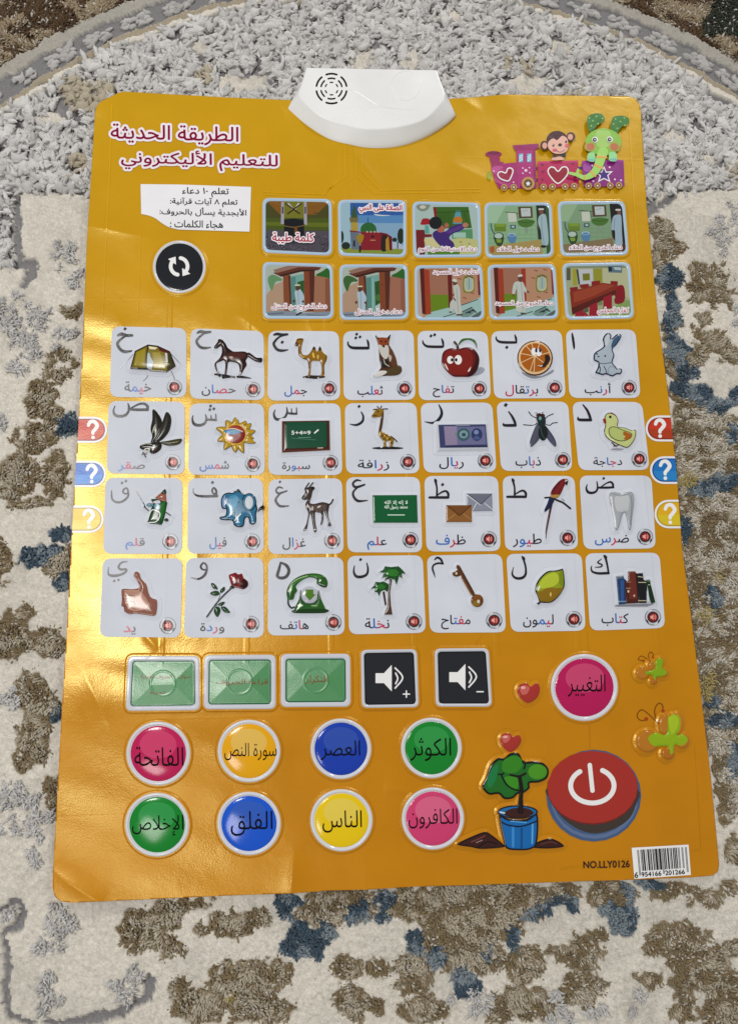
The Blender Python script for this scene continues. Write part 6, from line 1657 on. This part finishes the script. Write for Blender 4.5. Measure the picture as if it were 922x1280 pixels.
# ------------------------------------------------------------------ hearts, plant, butterflies, power button
SH = (SHEET, 'sheet')
SP = 6.586
p = Pic(565, 910, SP, halo=SH, height=0.0018, base=0.0004, step=0.5)
p.p('a8342c', [390, 90, 415, 48, 465, 42, 495, 72, 540, 55, 562, 100, 530, 160, 470, 195, 410, 150]).p('c8645c', [405, 80, 430, 55, 470, 60, 460, 100, 420, 120]).e('e8b0a8', 430, 70, 20, 10)
p.build('heart_picture', poster, 'red heart above the potted tree')
p = Pic(580, 790, 2.712, halo=SH, height=0.0018, base=0.0004, step=0.5)
p.p('a8342c', [178, 202, 184, 180, 208, 173, 222, 184, 244, 173, 254, 192, 244, 222, 214, 240, 190, 225]).p('c8645c', [186, 195, 200, 180, 218, 188, 210, 208, 194, 212]).e('e8b0a8', 196, 188, 8, 5)
p.build('heart_picture', poster, 'red heart left of the large magenta button')

p = Pic(565, 910, SP, halo=SH, height=0.0022, base=0.0004, step=0.5)
p.o('3a1a16', '140808', 12, [40, 945, 140, 895, 260, 850, 310, 870, 400, 940, 420, 975, 240, 990, 150, 975, 60, 962]).o('3a1a16', '140808', 12, [640, 972, 700, 930, 810, 905, 912, 965, 820, 985, 700, 985])
p.l('6a3a34', 12, [150, 930, 220, 900, 260, 880]).l('a08078', 7, [190, 935, 240, 915]).l('5a302a', 10, [720, 950, 800, 930, 850, 945]).l('1c0c0a', 10, [200, 975, 280, 930, 360, 945])
p.o('1f6a22', '0c140c', 18, [240, 470, 270, 410, 310, 300, 370, 245, 420, 245, 470, 205, 540, 205, 580, 270, 660, 270, 740, 285, 785, 340, 770, 410, 700, 445, 630, 450, 630, 490, 580, 530, 530, 540, 490, 575, 420, 580, 375, 540, 300, 545, 255, 510])
p.p('348420', [410, 270, 480, 228, 550, 240, 565, 310, 500, 365, 410, 350]).e('4a9422', 692, 355, 78, 62).p('1a7a44', [280, 430, 320, 330, 370, 300, 350, 420, 300, 490]).p('3c8c20', [420, 400, 520, 400, 530, 490, 470, 480])
p.l('0c140c', 13, [370, 375, 400, 376, 415, 365]).l('0c140c', 13, [395, 380, 430, 450, 480, 490, 540, 510]).l('1a100c', 18, [470, 380, 540, 392, 592, 368]).l('0c140c', 13, [580, 270, 590, 300, 580, 330])
p.s3('1a100c', [545, 395, 28, 560, 500, 34, 555, 600, 36, 553, 665, 60])
p.o('1468b0', '0c1420', 16, [378, 705, 450, 740, 600, 745, 692, 700, 690, 930, 640, 990, 540, 1000, 440, 985, 410, 900])
p.l('5aa8e0', 14, [650, 780, 647, 940]).l('3a8ad0', 22, [490, 810, 490, 965]).l('0c4a88', 16, [560, 820, 560, 975]).l('5aa8e0', 8, [470, 760, 600, 770])
p.e('0c1420', 530, 685, 166, 56).e('1f6aa8', 530, 685, 152, 45).p('3c1c18', [410, 700, 440, 672, 500, 652, 600, 652, 660, 690, 600, 725, 480, 728]).l('0c1420', 11, [388, 760, 450, 790, 560, 800, 690, 757]).s3('1a100c', [557, 590, 34, 553, 650, 44, 552, 672, 56]).l('d0e0ec', 12, [385, 685, 420, 692])
p.build('potted_tree_picture', poster)

SB = 9.14
p = Pic(780, 810, SB, halo=SH, height=0.0026, base=0.0004, step=0.5, rise=5.0)
p.l('6a2c08', 9, [440, 940, 330, 810, 200, 705, 140, 770, 180, 825, 240, 820], True).l('6a2c08', 9, [370, 860, 340, 720, 380, 635, 430, 650, 435, 720], True).e('a83c08', 245, 810, 21, 21, 0, True).e('a83c08', 435, 720, 21, 21, 0, True)
p.e('b8761e', 250, 1060, 125, 125).e('b8761e', 440, 870, 62, 112).e('b06c18', 480, 1200, 70, 68).e('b8761e', 640, 1060, 78, 80).e('c07c18', 590, 860, 62, 120)
p.p('90b014', [250, 1010, 340, 962, 450, 990, 470, 900, 472, 800, 540, 752, 608, 790, 610, 900, 580, 990, 650, 980, 700, 1040, 640, 1105, 560, 1100, 540, 1180, 500, 1205, 475, 1120, 340, 1120, 270, 1080]).p('a8c024', [480, 800, 540, 770, 590, 800, 580, 900, 520, 980, 490, 900])
p.build('butterfly_picture', poster, 'larger green and orange butterfly')
p = Pic(780, 810, SB, halo=SH, height=0.0022, base=0.0004, step=0.45, rise=3.5)
p.l('6a2c08', 7, [290, 160, 260, 130, 190, 90, 155, 130, 210, 145], True).l('6a2c08', 7, [292, 160, 270, 80, 300, 45, 325, 75, 320, 110], True).e('a83c08', 215, 145, 13, 13, 0, True).e('a83c08', 320, 108, 13, 13, 0, True)
p.e('b8761e', 195, 285, 72, 68).e('b8761e', 295, 200, 34, 48).e('b06c18', 322, 375, 36, 36).e('b8761e', 435, 285, 42, 40)
p.p('84a814', [220, 270, 330, 240, 335, 150, 390, 112, 430, 150, 420, 230, 470, 270, 420, 322, 355, 330, 330, 368, 300, 310, 240, 300])
p.build('butterfly_picture', poster, 'smaller green and orange butterfly')

p = Pic(670, 920, SP, base=0.0004, step=0.5, finish='ink')
p.e('3c5478', 470, 490, 390, 378).e('56688c', 475, 500, 360, 345).e('3c5478', 470, 475, 350, 340).p('38302a', [95, 420, 120, 530, 200, 660, 330, 760, 470, 800, 620, 770, 750, 690, 810, 580, 825, 430, 460, 300]).e('6a1c1a', 459, 428, 374, 302).e('9a2a22', 458, 420, 370, 298)
o = p.build('power_button_picture', poster)
p = Pic(670, 920, SP, base=0.0006, step=0.4, finish='ink')
a = np.radians(np.linspace(-62, 235, 30))
p.l('E4E2E6', 40, list(np.stack([457 + 178 * np.cos(a), 408 + 142 * np.sin(a)], 1).ravel())).l('E4E2E6', 36, [436, 238, 458, 448])
p.build('power_symbol', o)

# number and barcode
lettering('model_number', poster, 'NO.LLY0126', (728.5, 1076, 786, 1084.5), '2a1410', 0.0004, rot=-1.2, bold=0.28, step=0.25)


def barcode():
    q = np.array([[788.5, 1059.5], [859.5, 1055.5], [862.5, 1093.5], [792, 1098.5]])
    X, Y = grid(785, 1052, 866, 1102, 0.6)
    acc = Acc(); emit(acc, f_poly(X, Y, q), X, Y, 0.0004, mat('E0E0E2', 'paper'))
    o = acc.obj('barcode_sticker', poster)
    def uv(u, v):
        t = q[0] + (q[1] - q[0]) * u; b = q[3] + (q[2] - q[3]) * u
        return t + (b - t) * v
    A = ['0001101', '0011001', '0010011', '0111101', '0100011', '0110001', '0101111', '0111011', '0110111', '0001011']
    B = ['0100111', '0110011', '0011011', '0100001', '0011101', '0111001', '0000101', '0010001', '0001001', '0010111']
    par = ['AAAAAA', 'AABABB', 'AABBAB', 'AABBBA', 'ABAABB', 'ABBAAB', 'ABBBAA', 'ABABAB', 'ABABBA', 'ABBABA']
    code = '6954166201266'
    bits = '101' + ''.join((A if par[6][i] == 'A' else B)[int(code[i + 1])] for i in range(6)) + '01010' + ''.join(''.join('1' if c == '0' else '0' for c in A[int(code[i])]) for i in range(7, 13)) + '101'
    acc = Acc(); i = 0
    while i < len(bits):
        if bits[i] == '1':
            j = i
            while j < len(bits) and bits[j] == '1': j += 1
            guard = i < 3 or 45 <= i < 50 or i >= 92
            u0, u1 = 0.08 + 0.87 * i / 95, 0.08 + 0.87 * j / 95
            pts = np.array([uv(u0, 0.06), uv(u1, 0.06), uv(u1, 0.88 if guard else 0.74), uv(u0, 0.88 if guard else 0.74)])
            x, y = plane(pts[:, 0], pts[:, 1])
            acc.add(np.stack([x, y, sheet_z(x, y) + 0.0006], 1), [0, 3, 2, 1], [4], mat('1a1a1c', 'ink')); i = j
        else: i += 1
    acc.obj('barcode_bars', o)
    for t, u0, u1 in (('6', 0.015, 0.065), ('954166', 0.135, 0.475), ('201266', 0.555, 0.89)):
        a, b = uv(u0, 0.78), uv(u1, 0.97)
        lettering('barcode_digits', o, t, (a[0], a[1], b[0], b[1]), '1a1a1c', 0.0006, rot=-3.5 if len(t) > 1 else 0, bold=0.18, step=0.25)


barcode()
# ------------------------------------------------------------------ the white speaker module clipped over the top edge
def speaker():
    white = mat('DDE0E8', 'plastic')
    zt = 0.0135
    arc = catmull([[357, 141.4], [380.7, 160], [411, 178.4], [441.5, 186], [472, 187.6], [502, 183.6], [532.6, 172], [558, 156], [569, 145.5]], False, 6)
    top = catmull([[375.5, 122], [396, 142], [420, 152.6], [456.6, 161], [490, 159.6], [517, 154], [535.6, 145], [554, 125]], False, 6)
    n = 60
    def res(p, m):
        d = np.concatenate([[0], np.cumsum(np.linalg.norm(np.diff(p, axis=0), axis=1))]); t = np.linspace(0, d[-1], m)
        return np.stack([np.interp(t, d, p[:, 0]), np.interp(t, d, p[:, 1])], 1)
    arc, top = res(arc, n), res(top, n)
    ax, ay = plane(arc[:, 0], arc[:, 1], 0.003); tx, ty = plane(top[:, 0], top[:, 1], zt)
    rr = np.array([[556, 117], [550, 101], [545.5, 87.5]]); ll = np.array([[383, 84.5], [378.5, 101], [373, 117]])
    rx, ry = plane(rr[:, 0], rr[:, 1], zt); lx, ly = plane(ll[:, 0], ll[:, 1], zt)
    # outline of the top face: front arc, right flank, back, left flank; footprint below it
    T = np.concatenate([np.stack([tx, ty], 1), res(np.stack([np.r_[tx[-1], rx], np.r_[ty[-1], ry]], 1), 14)[1:], res(np.array([[rx[-1], ry[-1]], [lx[0], ly[0]]]), 40)[1:-1], res(np.stack([np.r_[lx, tx[0]], np.r_[ly, ty[0]]], 1), 14)[:-1]])
    nb = len(T) - n
    back_r = res(np.array([[ax[-1], ay[-1]], [rx[1] + 0.004, ry[1]], [rx[2] + 0.0006, ry[2] + 0.001]]), 14)[1:]
    back_m = res(np.array([[rx[2] + 0.0006, ry[2] + 0.001], [lx[0] - 0.0006, ly[0] + 0.001]]), 40)[1:-1]
    back_l = res(np.array([[lx[0] - 0.0006, ly[0] + 0.001], [lx[1] - 0.004, ly[1]], [ax[0], ay[0]]]), 14)[:-1]
    B = np.concatenate([np.stack([ax, ay], 1), back_r, back_m, back_l])
    N = len(B)
    c = B.mean(0)
    rings = []
    def ring(k, z, shrink=0.0):
        P = B * (1 - k) + T * k
        d = c - P; d = d / np.linalg.norm(d, axis=1)[:, None]
        rings.append(np.concatenate([P + d * shrink, np.full((N, 1), z)], 1))
    ring(0, -0.002, 0.0012); ring(0, 0.0012, 0.0008); ring(0, 0.0024, 0.0002); ring(0, 0.0036); ring(0.0, 0.0046, 0.0002); ring(0.05, 0.0054)
    for k in (0.2, 0.4, 0.6, 0.8, 0.9): ring(k, 0.0054 + (zt - 0.0009 - 0.0054) * (k / 0.9))
    ring(0.97, zt - 0.0003); ring(1.0, zt - 0.00005, 0.0004); ring(1.0, zt, 0.0012)
    V = np.concatenate(rings); fl = []
    for r in range(len(rings) - 1):
        i = np.arange(N); j = (i + 1) % N
        fl.append(np.stack([r * N + i, r * N + j, (r + 1) * N + j, (r + 1) * N + i], 1))
    quads = np.concatenate(fl)
    # orientation: arc runs left to right along the front, so the ring is counter-clockwise from above
    lo = quads.ravel(); to = np.full(len(quads), 4)
    top_loop = np.arange(N) + (len(rings) - 1) * N
    lo = np.concatenate([lo, top_loop]); to = np.concatenate([to, [N]])
    acc = Acc(); acc.add(V, lo, to, white)
    ob = acc.obj('speaker_module', poster, True, 'white plastic speaker module at the top edge of the sheet')
    m = bpy.data.materials
    # slots, printed circle and swoosh on the top face
    def top_mesh(fn, x0, y0, x1, y1, z, mt, step=0.3, zfun=None):
        X, Y = grid(x0, y0, x1, y1, step); F = fn(X, Y)
        r = contour(F, [X, Y, np.zeros(X.shape) if zfun is None else zfun(X, Y, F)])
        if r is None: return None
        (vx, vy, vz), l_, t_ = r
        x, y = plane(vx, vy, zt)
        a_ = Acc(); a_.add(np.stack([x, y, zt + z + vz], 1), l_, t_, mt)
        return a_
    gx, gy = 414.2, 110.8
    def slots(X, Y):
        f = np.full(X.shape, -1e9)
        for r, w, k, half in ((19.0, 2.3, 6, 20), (13.2, 2.0, 6, 18), (8.0, 1.6, 6, 11)):
            for i in range(k):
                a = np.radians(i * 60 + np.linspace(-half, half, 8) + (30 if r != 13.3 else 30))
                f = np.maximum(f, f_stroke(X, Y, np.stack([gx + r * np.cos(a), gy + r * np.sin(a) * 0.98, np.full(8, w)], 1)))
        return f
    a_ = top_mesh(slots, 390, 88, 438, 134, 0.00008, mat('141416', 'hole'), 0.25)
    a_.obj('speaker_grille', ob)
    ex, ey = 507, 107
    a_ = top_mesh(lambda X, Y: 0.75 - np.abs(np.hypot(X - ex, (Y - ey) * 1.02) - 18.5), 484, 84, 530, 130, 0.00002, white, 0.35, lambda X, Y, F: 0.00022 * sstep(0, 0.7, F))
    a_.obj('pressed_ring', ob)
    sw = catmull([[420, 112, 1.2], [440, 112, 2.2], [455, 120, 2.6], [475, 132, 2.2], [500, 136, 1.6], [520, 136.5, 0.8]], False, 6)
    a_ = top_mesh(lambda X, Y: f_stroke(X, Y, sw), 436, 104, 526, 142, 0.00002, white, 0.35, lambda X, Y, F: 0.0003 * sstep(0, 1.0, F))
    a_.obj('raised_swoosh', ob)
    def dots(X, Y):
        f = np.full(X.shape, -1e9)
        for i in range(20):
            for j in range(4):
                x = 424 + i * 4.2 + (j % 2) * 2.1; y = 130 + j * 4.4 + 0.012 * (x - 424) * (110 - (x - 424)) * 0.12
                f = np.maximum(f, 0.8 - np.hypot(X - x, Y - y))
        return f
    a_ = top_mesh(dots, 420, 126, 512, 156, 0.00002, white, 0.4, lambda X, Y, F: 0.00025 * sstep(0, 0.7, F))
    if a_: a_.obj('raised_dots', ob)


speaker()
